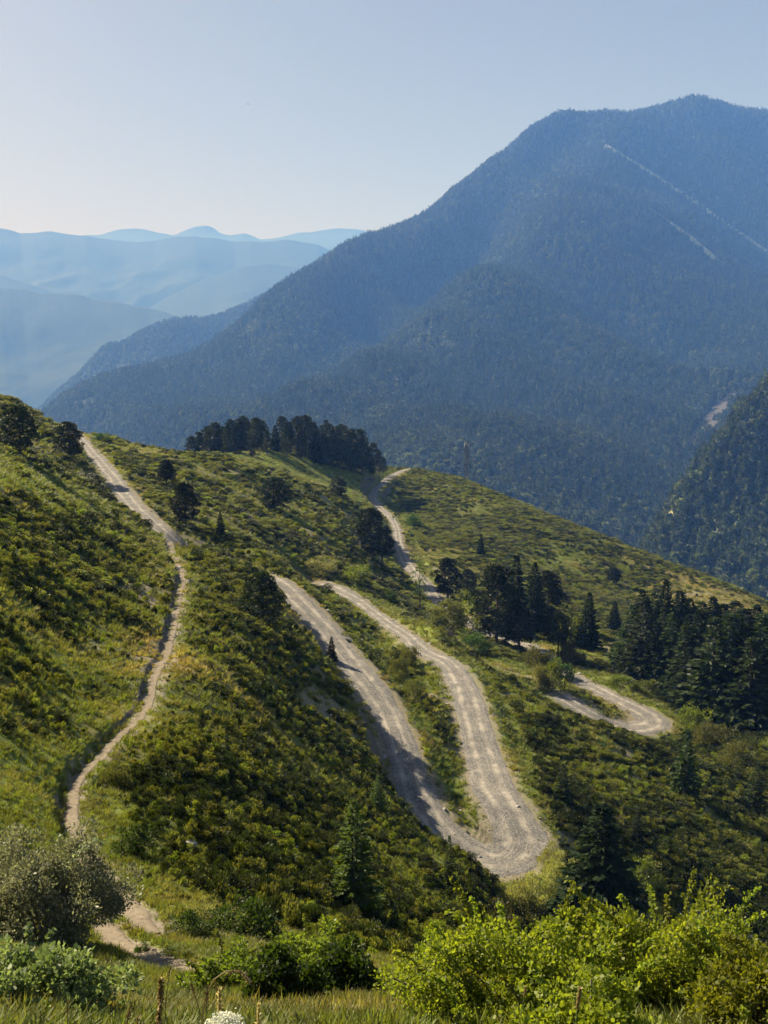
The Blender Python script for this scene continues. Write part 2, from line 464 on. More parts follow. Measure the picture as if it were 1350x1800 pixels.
# ------------------------------------------------------------------ foliage building blocks
def unit(v):
    return v / np.maximum(np.linalg.norm(v, axis=-1, keepdims=True), 1e-9)


def leaves(C, A, S, W, g=rng):
    """one diamond blade per row: C base point, A axis, S length, W half width / length"""
    n = len(C); A = unit(A)
    side = unit(np.cross(A, unit(g.normal(size=(n, 3)))))
    nrm = np.cross(A, side)
    S = np.broadcast_to(S, (n,))[:, None]; W = np.broadcast_to(W, (n,))[:, None]
    mid = C + A * S * .45 + nrm * S * .06
    V = np.stack([C, mid + side * S * W, C + A * S, mid - side * S * W], 1).reshape(-1, 3)
    Fq = np.arange(4 * n).reshape(n, 4)
    return V, Fq


def rep4(a):
    return np.repeat(np.asarray(a, float), 4)


def tube(P, R, k=6):
    """tapered tube through points P with radii R -> V, F"""
    P = np.asarray(P, float); n = len(P)
    T = unit(np.gradient(P, axis=0))
    ref = np.array([1., 0, 0]) if abs(T[0][0]) < .8 else np.array([0, 1., 0])
    U = unit(np.cross(T, ref)); W = np.cross(T, U)
    a = np.arange(k) / k * 2 * math.pi
    V = (P[:, None, :] + np.asarray(R)[:, None, None] * (U[:, None, :] * np.cos(a)[None, :, None] + W[:, None, :] * np.sin(a)[None, :, None])).reshape(-1, 3)
    i, j = np.meshgrid(np.arange(n - 1), np.arange(k), indexing='ij')
    q = np.stack([i * k + j, i * k + (j + 1) % k, (i + 1) * k + (j + 1) % k, (i + 1) * k + j], -1).reshape(-1, 4)
    return V, q


class Bag:
    def __init__(self):
        self.V = []; self.F = []; self.A = {}; self.n = 0

    def add(self, VF, **at):
        V, Fq = VF
        self.V.append(V); self.F.append(np.asarray(Fq) + self.n); self.n += len(V)
        for k, a in at.items():
            self.A.setdefault(k, []).append(np.broadcast_to(a, (len(V),)))

    def obj(self, name, mat, parent=None, lnk=True, smooth=False):
        return mesh_np(name, np.concatenate(self.V), np.concatenate(self.F), mat, {k: np.concatenate(a) for k, a in self.A.items()}, smooth, parent, lnk)


# ------------------------------------------------------------------ scattering ground cover
def scatter(name, P, rot, scl, vid, tint, variants, mat_first=None, **props):
    me = bpy.data.meshes.new(name)
    me.vertices.add(len(P)); me.vertices.foreach_set('co', np.asarray(P, np.float32).ravel())
    def at(k, t, d, a):
        x = me.attributes.new(k, t, 'POINT'); x.data.foreach_set(d, a.ravel())
    at('rot', 'FLOAT_VECTOR', 'vector', np.asarray(rot, np.float32)); at('scl', 'FLOAT_VECTOR', 'vector', np.asarray(scl, np.float32))
    at('vid', 'INT', 'value', np.asarray(vid, np.int32)); at('tint', 'FLOAT', 'value', np.asarray(tint, np.float32))
    o = link(bpy.data.objects.new(name, me))
    c = bpy.data.collections.new(name + '_kinds')
    for v in variants: c.objects.link(v)
    t = bpy.data.node_groups.new(name + '_scatter', 'GeometryNodeTree')
    t.interface.new_socket('Geometry', in_out='INPUT', socket_type='NodeSocketGeometry')
    t.interface.new_socket('Geometry', in_out='OUTPUT', socket_type='NodeSocketGeometry')
    N = t.nodes.new; L = t.links.new
    gi_, go = N('NodeGroupInput'), N('NodeGroupOutput')
    ci = N('GeometryNodeCollectionInfo'); ci.inputs['Collection'].default_value = c
    ci.inputs['Separate Children'].default_value = True; ci.inputs['Reset Children'].default_value = True
    ip = N('GeometryNodeInstanceOnPoints'); ip.inputs['Pick Instance'].default_value = True
    def na(k, ty):
        x = N('GeometryNodeInputNamedAttribute'); x.data_type = ty; x.inputs['Name'].default_value = k
        return [s for s in x.outputs if s.enabled and s.name == 'Attribute'][0]
    L(gi_.outputs[0], ip.inputs['Points']); L(ci.outputs[0], ip.inputs['Instance'])
    L(na('vid', 'INT'), ip.inputs['Instance Index']); L(na('rot', 'FLOAT_VECTOR'), ip.inputs['Rotation']); L(na('scl', 'FLOAT_VECTOR'), ip.inputs['Scale'])
    L(ip.outputs[0], go.inputs[0])
    md = o.modifiers.new('scatter', 'NODES'); md.node_group = t
    o['kind'] = 'stuff'
    for k, v in props.items(): o[k] = v
    return o


def poly_mask(px, py, poly):
    inside = np.zeros(px.shape, bool); n = len(poly)
    for i in range(n):
        x1, y1 = poly[i]; x2, y2 = poly[(i + 1) % n]
        if y1 == y2: continue
        c = ((py < y1) != (py < y2)) & (px < (x2 - x1) * (py - y1) / (y2 - y1) + x1)
        inside ^= c
    return inside

# ------------------------------------------------------------------ the hillside
PX, PY = project(XX, YY, Zg)
gth = np.gradient(Zg, axis=1) / np.maximum(RR * (th_ax[1] - th_ax[0]), 1e-6)
gr = np.gradient(Zg, axis=0) / np.maximum(RR * (lr_ax[1] - lr_ax[0]), 1e-6)
SLOPE = np.hypot(gth, gr)
BIGN = fbm(XX / 4.2, YY / 4.2, 21, 3) * np.clip(1.5 - RR / 500, .6, 1.1) + .35 * fbm(XX / 1.7, YY / 1.7, 23, 2) * (RR < 220)
BIGN2 = fbm(XX / 24, YY / 24, 31, 3)


def zone(*polys):
    m = np.zeros(XX.shape, bool)
    for p in polys: m |= poly_mask(PX, PY, p)
    return m


MEADOW = zone([(470, 785), (520, 800), (640, 838), (700, 822), (690, 842), (655, 865), (650, 890), (560, 862), (490, 822), (440, 815)]) & (RR > 400)
BRIGHT = zone([(-80, 790), (0, 805), (90, 835), (200, 885), (215, 915), (150, 905), (60, 868), (-80, 850)],
              [(758, 1128), (845, 1165), (895, 1240), (935, 1320), (955, 1400), (985, 1480), (930, 1440), (885, 1370), (862, 1290), (845, 1230), (800, 1170)],
              [(600, 1090), (700, 1180), (760, 1270), (800, 1350), (770, 1330), (730, 1270), (690, 1210), (650, 1150)],
              [(560, 1010), (640, 1030), (740, 1095), (860, 1150), (960, 1180), (1010, 1215), (960, 1235), (900, 1195), (830, 1165), (740, 1120), (650, 1060)],
              [(1010, 1170), (1090, 1190), (1180, 1235), (1230, 1290), (1190, 1280), (1130, 1240), (1050, 1205)],
              [(870, 1540), (980, 1500), (1000, 1600), (900, 1640)],
              [(320, 1010), (350, 1010), (330, 1100), (300, 1180), (270, 1250), (262, 1240), (300, 1130)],
              [(640, 820), (700, 870), (760, 1000), (780, 1050), (740, 1010), (700, 905), (660, 880)])
FORE = sstep(33, 26, RR)
FARHILL = (RR > 290) & (PX > 690)
heath = .42 + .80 * BIGN + .75 * BIGN2
heath = np.where(poly_mask(PX, PY, [(290, 1000), (480, 1030), (690, 1390), (880, 1550), (850, 1650), (300, 1560), (180, 1350)]), heath + .30, heath)
heath = np.where(poly_mask(PX, PY, [(870, 1240), (1180, 1300), (1350, 1310), (1350, 1650), (1000, 1650), (960, 1450)]), heath + .42, heath)
heath = np.where(poly_mask(PX, PY, [(-50, 870), (300, 960), (320, 1020), (130, 1380), (-50, 1480)]), heath - .05, heath)
heath = np.where(FARHILL, heath + .22 + .6 * fbm(XX / 40 + YY / 60, YY / 14 - XX / 14, 77, 3), heath)
heath = np.where(MEADOW, -1, heath)
heath = np.where(BRIGHT, np.minimum(heath - .55, .12), heath)
heath = np.where((RR > 330) & (PX > 1080), heath - .25, heath)
heath = heath * (1 - FORE) - .4 * FORE
heath = np.where(VERGE < 2.2, heath - .45 * sstep(2.2, .3, VERGE), heath)
BARE = sstep(.34, .52, fbm(XX / 6.5, YY / 6.5, 171, 3)) * (RR > 75) * (RR < 420) * ~MEADOW * ~BRIGHT
heath = heath * (1 - .9 * BARE)
HEATH = np.clip(heath, 0, 1)
DARKZ = .34 + .3 * poly_mask(PX, PY, [(870, 1240), (1180, 1300), (1350, 1290), (1420, 1650), (1000, 1650), (960, 1450)]) + .14 * poly_mask(PX, PY, [(320, 1020), (480, 1030), (690, 1390), (880, 1550), (850, 1650), (300, 1560), (180, 1350)]) + .9 * fbm(XX / 6, YY / 6, 161, 3)  # more dark plants on two slopes: dense heather, plus grazing shade put into colour
DRY = np.clip(.45 * (RR < 32) * sstep(-.1, .5, fbm(XX / 1.3, YY / 1.3, 57, 2)) + .5 * sstep(.15, .6, fbm(XX / 13, YY / 13, 51, 3)) + .9 * sstep(5, 1, VERGE) * sstep(0, .6, fbm(XX / 6, YY / 6, 55, 2))
              + .75 * ((RR > 330) & (PX > 1080)) * sstep(1060, 1180, PX) + .3 * FARHILL * sstep(.15, .6, fbm(XX / 50, YY / 16, 59, 2)), 0, 1) * (1 - .8 * MEADOW)
ROCK = np.clip(sstep(.85, 1.25, SLOPE) * sstep(7, 3, VERGE) * (RR > 60), 0, 1)
SOIL = np.clip(.75 * BARE + 1 - sstep(.1, np.where(RR < 60, .5, 1.3), VERGE + .4 * fbm(XX / .9, YY / .9, 61, 2)), 0, 1)

V = np.stack([XX, YY, Zg], -1).reshape(-1, 3)
hill = mesh_np('hillside', V, grid_faces(NR, NT_COLS), MAT['ground'],
               {'meadow': np.maximum(MEADOW * .9, BRIGHT * .75).ravel(), 'heath': (np.clip(HEATH * 1.2, 0, 1) * .8).ravel(), 'dry': (DRY * .8).ravel(), 'soil': SOIL.ravel(), 'rock': ROCK.ravel()}, smooth=True)
hill['kind'] = 'structure'


def ribbon(name, L, mat, widen=1.0, lift=.045, cross=13, ragged=.3, seed=1):
    P = L[:, :2]; T = unit(np.gradient(P, axis=0)); Nn = np.stack([T[:, 1], -T[:, 0]], 1)
    s = np.concatenate([[0], np.cumsum(np.linalg.norm(np.diff(P, axis=0), axis=1))])
    ang = np.unwrap(np.arctan2(T[:, 1], T[:, 0])); kap = np.convolve(np.pad(np.gradient(ang, s), 4, mode='edge'), np.ones(9) / 9, 'valid')   # > 0 bends left
    u = np.linspace(-1, 1, cross)
    wl = L[:, 3] * widen * (1 + ragged * fbm(s / 1.7, s * 0 + 3.1, seed, 3)); wr = L[:, 3] * widen * (1 + ragged * fbm(s / 1.7, s * 0 + 9.7, seed + 5, 3))
    wl = np.where(kap > 0, np.minimum(wl, .8 / np.maximum(kap, 1e-4)), wl); wr = np.where(kap < 0, np.minimum(wr, .8 / np.maximum(-kap, 1e-4)), wr)
    off = np.where(u[None] < 0, u[None] * wl[:, None], u[None] * wr[:, None])
    X = P[:, 0, None] + Nn[:, 0, None] * off; Y = P[:, 1, None] + Nn[:, 1, None] * off
    Z = height(X.ravel(), Y.ravel()).reshape(X.shape) + lift
    edge = np.abs(u)[None] > .98
    Z = Z - edge * (lift + .03)
    uv = np.stack([np.broadcast_to(u, X.shape), np.broadcast_to(s[:, None], X.shape)], -1).reshape(-1, 2)
    o = mesh_np(name, np.stack([X, Y, Z], -1).reshape(-1, 3), grid_faces(len(P), cross)[:, ::-1], mat, smooth=True, uv=uv)
    o['kind'] = 'structure'
    return o


def resample(L, step):
    s = np.concatenate([[0], np.cumsum(np.linalg.norm(np.diff(L[:, :2], axis=0), axis=1))])
    t = np.arange(0, s[-1], step)
    return np.stack([np.interp(t, s, L[:, k]) for k in range(4)], 1)


ribbon('dirt_road', resample(LINES['near'], .5), MAT['road'], .92, .06, 17, .12, 1)
ribbon('dirt_road', resample(LINES['far'], 1.0), MAT['road'], 1.0, .10, 11, .1, 2)
ribbon('foot_path', resample(LINES['path'], .25), MAT['path'], 1.0, .035, 9, .45, 3)
ribbon('foot_path', resample(LINES['pathb'], .2), MAT['path'], 1.0, .035, 9, .5, 4)
ribbon('foot_path', resample(LINES['pathc'], .6), MAT['path'], 1.0, .06, 9, .5, 5)

# ------------------------------------------------------------------ the wooded mountains across the valley
def mountain_mat(name, forest, clear, bare):
    m = NT(name)
    n = m.noise(.012, 6, .6)
    c = m.mix(n, tuple(x * .6 for x in forest), tuple(x * 1.5 for x in forest))
    c = m.mix(m.attr('clear'), c, m.mix(m.noise(.03, 4), tuple(x * .75 for x in clear), clear))
    c = m.mix(m.attr('bare'), c, m.mix(m.noise(.05, 6, .7), tuple(x * .55 for x in bare), bare))
    return m.finish(m.bsdf(c, .95, .05))


MAT['mount'] = mountain_mat('forest_floor', (.018, .028, .012), (.44, .40, .20), (.10, .095, .09))
MAT['far'] = mountain_mat('far_slopes', (.035, .05, .02), (.12, .12, .05), (.22, .2, .18))


def seg_dist(px, py, line):
    d = np.full(px.shape, 1e9)
    for (x1, y1), (x2, y2) in zip(line[:-1], line[1:]):
        t = np.clip(((px - x1) * (x2 - x1) + (py - y1) * (y2 - y1)) / ((x2 - x1) ** 2 + (y2 - y1) ** 2), 0, 1)
        d = np.minimum(d, np.hypot(px - x1 - t * (x2 - x1), py - y1 - t * (y2 - y1)))
    return d


def range_mesh(name, pts, x0, x1, r0, r1, nt, nr, mat, rough, rscale, seed, drop=(1.25, .35), eps=.02, clear=(), bare=(), crest=None, b=1.0):
    """a mountain flank: surveyed points, folds and gullies on top; sinks to the valley outside its reach"""
    S = Surf([ray(*p) for p in pts], a=2.0, eps=eps, lam=1e-5, b=b)
    t0, t1 = math.atan((x0 - 675) / F), math.atan((x1 - 675) / F)
    ta = np.linspace(t0, t1, nt); la = np.linspace(math.log(r0), math.log(r1), nr)
    T, L = np.meshgrid(ta, la); Z = S.z(T, L); R = np.exp(L); X = R * np.sin(T); Y = R * np.cos(T)
    sl = Z / R; crestf = (.07 if mat is MAT['mount'] else .2) + .80 * sstep(.0, .09, sl.max(0)[None] - sl)
    q = fbm(X / rscale + .35 * Y / rscale, Y / rscale, seed, 5)
    ridg = 1 - 2.6 * np.abs(fbm(X / rscale / .75 + .75 * Y / rscale, Y / rscale / 5.5, seed + 50, 3))
    relief = (.55 * q + .75 * ridg) if mat is MAT['mount'] else (.8 * q + .35 * (1 - 2.6 * np.abs(fbm(X / rscale, Y / rscale, seed + 50, 4))))
    Z = Z + rough * relief * (crest(R) if crest else 1) * crestf - (14 if mat is MAT['mount'] else 0)
    PXm, PYm = project(X, Y, Z)
    cl = np.zeros(X.shape)
    for line, wpx in clear:
        j = 1 + .5 * fbm(X / 80, Y / 80, seed + 9, 2)
        cl = np.maximum(cl, 1 - sstep(wpx * .45 * j, wpx * j, seg_dist(PXm, PYm, line)))
    br = np.zeros(X.shape)
    for line, wpx in bare:
        j = 1 + .7 * fbm(X / 40, Y / 40, seed + 19, 2)
        br = np.maximum(br, 1 - sstep(wpx * .4 * j, wpx * j, seg_dist(PXm, PYm, line)))
    o = mesh_np(name, np.stack([X, Y, Z], -1).reshape(-1, 3), grid_faces(nr, nt), mat, {'clear': cl.ravel(), 'bare': br.ravel()}, smooth=True)
    o['kind'] = 'structure'
    return dict(o=o, X=X, Y=Y, Z=Z, R=R, T=T, L=L, dt=ta[1] - ta[0], dl=la[1] - la[0], cl=cl, br=br, PX=PXm, PY=PYm)


BIG = [(1800, 260, 7000), (1600, 215, 6860), (1350, 197, 6580), (1290, 190, 6510), (1255, 178, 6468), (1220, 173, 6440), (1185, 182, 6440), (1150, 190, 6440), (1060, 194, 6300), (990, 197, 6160),
       (960, 215, 6090), (940, 227, 6020), (870, 277, 5810), (800, 332, 5600), (740, 380, 5390), (680, 405, 5180), (640, 414, 5110), (594, 438, 4970),
       (544, 470, 4788), (504, 496, 4662), (463, 528, 4536), (438, 558, 4452), (403, 589, 4340), (353, 621, 4270), (302, 636, 4200), (242, 646, 4172), (191, 659, 4172), (151, 674, 4200), (101, 704, 4228), (70, 730, 4256),
       # left flank
       (100, 760, 3639), (200, 780, 3220), (200, 710, 3779), (300, 720, 3570), (300, 790, 3010), (400, 760, 3150), (450, 650, 3919), (450, 730, 3388), (400, 690, 3639),
       (550, 560, 4270), (600, 500, 4592), (650, 470, 4788), (740, 450, 4900), (800, 400, 5208), (850, 340, 5460), (950, 280, 5810), (1000, 250, 5950),
       # gully behind the spur
       (850, 455, 5152), (800, 490, 5012), (740, 530, 4760), (650, 600, 4312), (580, 660, 3919), (520, 715, 3611), (470, 770, 3248),
       # spur crest
       (1065, 258, 5684), (1030, 310, 5320), (1000, 345, 5012), (930, 425, 4410), (870, 500, 3961), (800, 548, 3667), (740, 592, 3472), (640, 662, 3150), (545, 728, 2884), (480, 775, 2688),
       # face right of the spur, ribs running down to the right
       (1150, 305, 5600), (1250, 375, 5390), (1350, 440, 5180), (1130, 350, 5292), (1140, 365, 4984), (1220, 420, 4788), (1350, 520, 4452), (1600, 480, 5180),
       (1200, 250, 6020), (1350, 300, 5950), (1600, 320, 6160), (1060, 450, 4312), (1000, 520, 3891), (1100, 560, 3807), (1200, 580, 3779), (1300, 600, 3709), (1420, 620, 3639),
       (960, 600, 3472), (1050, 650, 3248), (1150, 660, 3332), (1250, 690, 3150), (1290, 690, 3052), (1330, 640, 3360),
       (750, 680, 2968), (850, 690, 2884), (950, 720, 2744), (1050, 760, 2562), (1150, 780, 2520), (1230, 740, 2772),
       # shelf with the lower wood in front
       (600, 790, 2492), (700, 760, 2562), (820, 758, 2520), (920, 772, 2422), (700, 778, 2240), (820, 778, 2212), (920, 800, 2156), (1020, 850, 2015), (1090, 890, 1931), (1130, 920, 1903),
       (700, 850, 1889), (820, 870, 1792), (920, 910, 1680), (1020, 950, 1582), (1120, 975, 1582), (1160, 900, 2029), (1200, 820, 2310),
       (700, 950, 1568), (900, 1020, 1442), (1150, 1060, 1414), (1400, 1000, 1540), (1600, 900, 1819), (400, 900, 2100), (200, 900, 2380), (0, 860, 3080),
       # behind the skyline
       (1800, 420, 8400), (1350, 380, 8400), (1100, 380, 7979), (900, 480, 7279), (700, 560, 6580), (500, 680, 5880), (350, 740, 5460), (200, 780, 5320), (70, 800, 5320), (-100, 800, 4200), (-100, 860, 3080)]
M1 = range_mesh('mountain', BIG, -60, 1780, 1330, 8700, 860, 640, MAT['mount'], 125, 650, 3, crest=lambda R: .4 + .6 * sstep(1500, 2700, R),
                clear=[([(1066, 256), (1100, 277), (1140, 302), (1190, 335), (1250, 374)], 4.2), ([(1140, 366), (1170, 386), (1222, 422)], 3.6), ([(1222, 422), (1270, 462)], 2.2),
                       ([(1250, 374), (1310, 415), (1360, 450)], 2.2),
                       ([(985, 196), (1060, 195), (1130, 192)], 4), ([(872, 503), (890, 499), (915, 502)], 1.6), ([(725, 640), (735, 655)], 3), ([(866, 520), (905, 545)], 1.5), ([(690, 763), (900, 765)], 4),
                       ([(1215, 420), (1262, 460)], 4)],
                bare=[([(1290, 690), (1262, 720), (1245, 750)], 14), ([(1235, 745), (1215, 775)], 12)])
RIDGE = [(1010, 330, 8132), (700, 400, 7507), (560, 460, 7194), (509, 485, 7037), (453, 525, 6881), (413, 545, 6725), (378, 560, 6646), (343, 560, 6568), (297, 562, 6490), (270, 573, 6443), (242, 586, 6380), (222, 602, 6334), (186, 608, 6255), (166, 628, 6223), (131, 668, 6192), (96, 693, 6192), (66, 724, 6223), (20, 750, 6255),
         (450, 640, 6099), (300, 640, 5786), (200, 700, 5630), (100, 760, 5552), (400, 720, 5395), (600, 600, 6255), (700, 560, 6568), (300, 780, 5083), (0, 800, 5474),
         (600, 640, 8602), (450, 680, 8289), (300, 700, 8132), (200, 720, 7819), (100, 760, 7663), (0, 790, 7507), (900, 560, 9696)]
M2 = range_mesh('hills', RIDGE, -20, 760, 4900, 8800, 260, 160, MAT['mount'], 40, 420, 13)
# pale ranges down the valley
def far_range(name, crest_pts, x0, x1, front, back, nt, nr, rough, rscale, seed, jag, grade=.42):
    """a long ridge: crest line through the surveyed points, flanks falling away on both sides, folded by gullies"""
    P = np.array([ray(*p) for p in crest_pts]); th = np.arctan2(P[:, 0], P[:, 1]); rc = np.hypot(P[:, 0], P[:, 1])
    ta = np.linspace(math.atan((x0 - 675) / F), math.atan((x1 - 675) / F), nt); la = np.linspace(-front, back, nr)
    R0 = np.interp(ta, th, rc); Z0 = np.interp(ta, th, P[:, 2]); k = np.array([1, 2, 1]) / 4
    Z0 = np.convolve(np.pad(Z0, 1, mode='edge'), k, 'valid') + jag * fbm(ta * 95, ta * 0 + seed, seed, 4)
    ks = np.hanning(41); ks /= ks.sum(); Zs = np.convolve(np.pad(Z0, 20, mode='edge'), ks, 'valid')
    T, Dl = np.meshgrid(ta, la); R = R0[None] + Dl; X = R * np.sin(T); Y = R * np.cos(T)
    wv = 1 + .12 * fbm(X / rscale, Y / rscale * .4, seed + 3, 3)
    fold = .8 * fbm(X / rscale, Y / rscale, seed, 5) + .5 * (1 - 2.6 * np.abs(fbm(X / rscale, Y / rscale / 1.1, seed + 50, 4)))
    Z = Zs[None] + (Z0 - Zs)[None] * np.exp(-np.abs(Dl) / 420) - np.abs(Dl) * grade * wv + rough * fold * sstep(0, front * .45, np.abs(Dl))
    o = mesh_np(name, np.stack([X, Y, Z], -1).reshape(-1, 3), grid_faces(nr, nt), MAT['far'], {'clear': np.zeros(X.size), 'bare': np.zeros(X.size)}, smooth=True)
    o['kind'] = 'structure'


L1 = [(-400, 470, 10600), (-100, 478, 10400), (0, 506, 10200), (40, 508, 10200), (60, 514, 10150), (100, 517, 10100), (140, 517, 10050), (160, 524, 10000), (200, 530, 9900), (240, 538, 9800), (262, 540, 9800), (290, 548, 9700), (315, 558, 9600), (420, 600, 9300), (520, 640, 9000)]
L2 = [(-600, 380, 16000), (-200, 410, 15700), (0, 401, 15500), (20, 405, 15500), (36, 411, 15500), (60, 409, 15400), (90, 407, 15400), (110, 411, 15400), (150, 414, 15300), (200, 421, 15300), (240, 427, 15200), (270, 424, 15200), (310, 415, 15100), (345, 416, 15000), (385, 419, 15000), (412, 425, 15000), (440, 424, 14900), (480, 424, 14900), (505, 421, 14900), (560, 430, 14800), (640, 470, 14700), (760, 520, 14600), (1000, 560, 14600)]
L3 = [(-700, 420, 22500), (0, 420, 22500), (100, 420, 22400), (150, 413, 22400), (178, 412, 22300), (195, 405, 22300), (222, 401, 22300), (242, 401, 22300), (275, 407, 22200), (305, 413, 22200), (325, 404, 22100), (345, 397, 22100), (362, 395, 22100), (374, 399, 22100), (386, 410, 22000), (402, 414, 22000), (412, 411, 22000), (430, 409, 22000), (443, 414, 22000), (458, 421, 22000), (480, 419, 21900), (505, 413, 21800), (525, 408, 21800), (545, 407, 21700), (580, 402, 21600), (620, 401, 21500), (650, 406, 21500), (760, 430, 21400), (1000, 440, 21400), (1500, 440, 21400)]
L2b = [(-300, 500, 13000), (0, 482, 12800), (30, 492, 12700), (70, 505, 12600), (130, 530, 12500), (230, 560, 12400), (300, 520, 12600), (360, 490, 12800), (420, 470, 13000), (470, 462, 13200), (540, 470, 13200), (640, 520, 13000), (760, 560, 13000)]
far_range('hills', L1, -380, 515, 2600, 1500, 260, 110, 60, 900, 23, 10)
far_range('hills', L2b, -280, 740, 2600, 1500, 260, 110, 70, 1000, 29, 14)
far_range('far_mountains', L2, -560, 960, 3600, 1800, 420, 130, 120, 1300, 33, 14)
far_range('far_mountains', L3, -680, 1400, 4200, 1800, 560, 90, 260, 1300, 43, 16)

# valley floor and everything beyond, one sheet out to the horizon
gx = np.linspace(-24500, 24500, 49); gy = np.linspace(-6000, 26000, 33)
GX, GY = np.meshgrid(gx, gy)
GZ = -980 + 25 * fbm(GX / 4000, GY / 4000, 91, 3)
vg = mesh_np('valley_ground', np.stack([GX, GY, GZ], -1).reshape(-1, 3), grid_faces(33, 49), MAT['far'], smooth=True)
vg['kind'] = 'structure'


# forest on the mountain: small conifers and round-headed broadleaves on the slope, paler in bands that imitate sunlit spurs
def far_conifer(seed, rnd=False):
    g = np.random.default_rng(seed); B = Bag()
    if rnd:
        n = 90; C = unit(g.normal(size=(n, 3))) * np.array([.26, .26, .36]) + np.array([0, 0, .58])
        A = unit(C - np.array([0, 0, .45])) + g.normal(size=(n, 3)) * .5 + np.array([0, 0, .3])
        B.add(leaves(C * .9, A, .26, .5, g), v=rep4(g.random(n)))
    else:
        n = 84; z = g.random(n) ** 1.25 * .9 + .04; a = g.random(n) * 6.283
        rad = (.20 + .03 * g.random(n)) * (1 - z) ** .85
        C = np.stack([np.cos(a) * rad * .25, np.sin(a) * rad * .25, z + .03], 1)
        A = np.stack([np.cos(a), np.sin(a), -.35 + .8 * z], 1)
        B.add(leaves(C, A, rad + .05, .34, g), v=rep4(g.random(n)))
        B.add(leaves(np.array([[0, 0, .75]] * 3), np.array([[0, 0, 1.]] * 3), .28, .12, g), v=rep4(np.full(3, .6)))
    return B.obj('far_tree', MAT['mtree'], lnk=False)


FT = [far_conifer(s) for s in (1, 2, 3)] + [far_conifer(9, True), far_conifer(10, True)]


def forest(M, name, n_scale, label, seed, hgt=(18, 28), broad=.16, extra=None, maxr=7400):
    g = np.random.default_rng(seed)
    X, Y, Z, R = M['X'], M['Y'], M['Z'], M['R']
    sp = np.clip(R / n_scale, 6.0, 19)
    area = R ** 2 * M['dt'] * M['dl']
    slope = Z / R
    vis = slope > np.maximum.accumulate(slope, 0) - .006
    xx, yy = M['PX'], M['PY']
    lam = area / sp ** 2 * vis * (M['cl'] < .08) * (M['br'] < .35) * (R < maxr) * (xx > -80) * (xx < 1450) * (yy < 1080)
    if extra is not None: lam = lam * extra(M)
    # glades and denser stands
    lam = lam * np.clip(1.0 + 1.1 * fbm(X / 180, Y / 180, seed, 3), .25, 1.5)
    cnt = g.poisson(lam.ravel()); idx = np.repeat(np.arange(cnt.size), cnt)
    j, i = np.divmod(idx, X.shape[1])
    fi, fj = i + g.random(len(idx)) - .5, j + g.random(len(idx)) - .5
    px, py, pz = bil(X, fi, fj), bil(Y, fi, fj), bil(Z, fi, fj)
    n = len(px); bn = fbm(px / 230, py / 230, seed + 3, 3) + .7 * fbm(px / 500 + py / 700, py / 1500, seed + 4, 2) + .25 * (np.hypot(px, py) < 2600) * (seed == 5)  # bands of broadleaves put the sunlight on spurs and lower wood into tree colour
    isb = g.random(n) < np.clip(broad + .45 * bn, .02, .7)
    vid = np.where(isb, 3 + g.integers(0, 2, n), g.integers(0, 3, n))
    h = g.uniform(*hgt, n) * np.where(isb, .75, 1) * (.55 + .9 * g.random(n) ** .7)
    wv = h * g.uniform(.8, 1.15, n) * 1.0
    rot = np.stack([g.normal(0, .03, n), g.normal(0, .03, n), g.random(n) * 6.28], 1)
    tint = np.clip(np.where(isb, g.random(n) * .75, g.random(n) ** 3 * .35) + .30 * np.clip(bn, 0, 1) * g.random(n), 0, 1)  # paler tint along the bands paints the sunlit ribs
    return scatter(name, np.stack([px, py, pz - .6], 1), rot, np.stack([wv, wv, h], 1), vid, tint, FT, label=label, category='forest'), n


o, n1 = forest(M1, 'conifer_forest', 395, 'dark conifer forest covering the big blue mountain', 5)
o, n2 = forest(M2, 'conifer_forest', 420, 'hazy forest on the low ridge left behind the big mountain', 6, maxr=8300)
SPUR = [(1600, 480, 1734), (1450, 570, 1652), (1350, 657, 1550), (1290, 722, 1458), (1230, 802, 1377), (1205, 840, 1336), (1180, 872, 1295), (1150, 925, 1234), (1128, 970, 1193), (1110, 1020, 1142),
        (1350, 800, 1356), (1350, 900, 1213), (1350, 1000, 1081), (1250, 900, 1224), (1250, 980, 1111), (1200, 970, 1152), (1250, 1050, 1000), (1350, 1080, 948), (1500, 900, 1275), (1500, 1060, 969), (1700, 800, 1428), (1150, 1080, 979),
        (1350, 850, 1938), (1250, 950, 1734), (1180, 1020, 1530), (1130, 1060, 1356), (1500, 780, 2091), (1700, 720, 2142), (1080, 1100, 1173)]
M6 = range_mesh('hills', SPUR, 1060, 1720, 900, 2100, 260, 220, MAT['mount'], 19, 210, 53,
                clear=[([(1142, 925), (1160, 915), (1185, 903)], 7)], bare=[([(1215, 868), (1250, 845), (1290, 812)], 7), ([(1158, 918), (1180, 908)], 3)])
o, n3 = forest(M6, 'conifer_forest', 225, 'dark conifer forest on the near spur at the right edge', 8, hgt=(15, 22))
print('forest', n1, n2, n3)

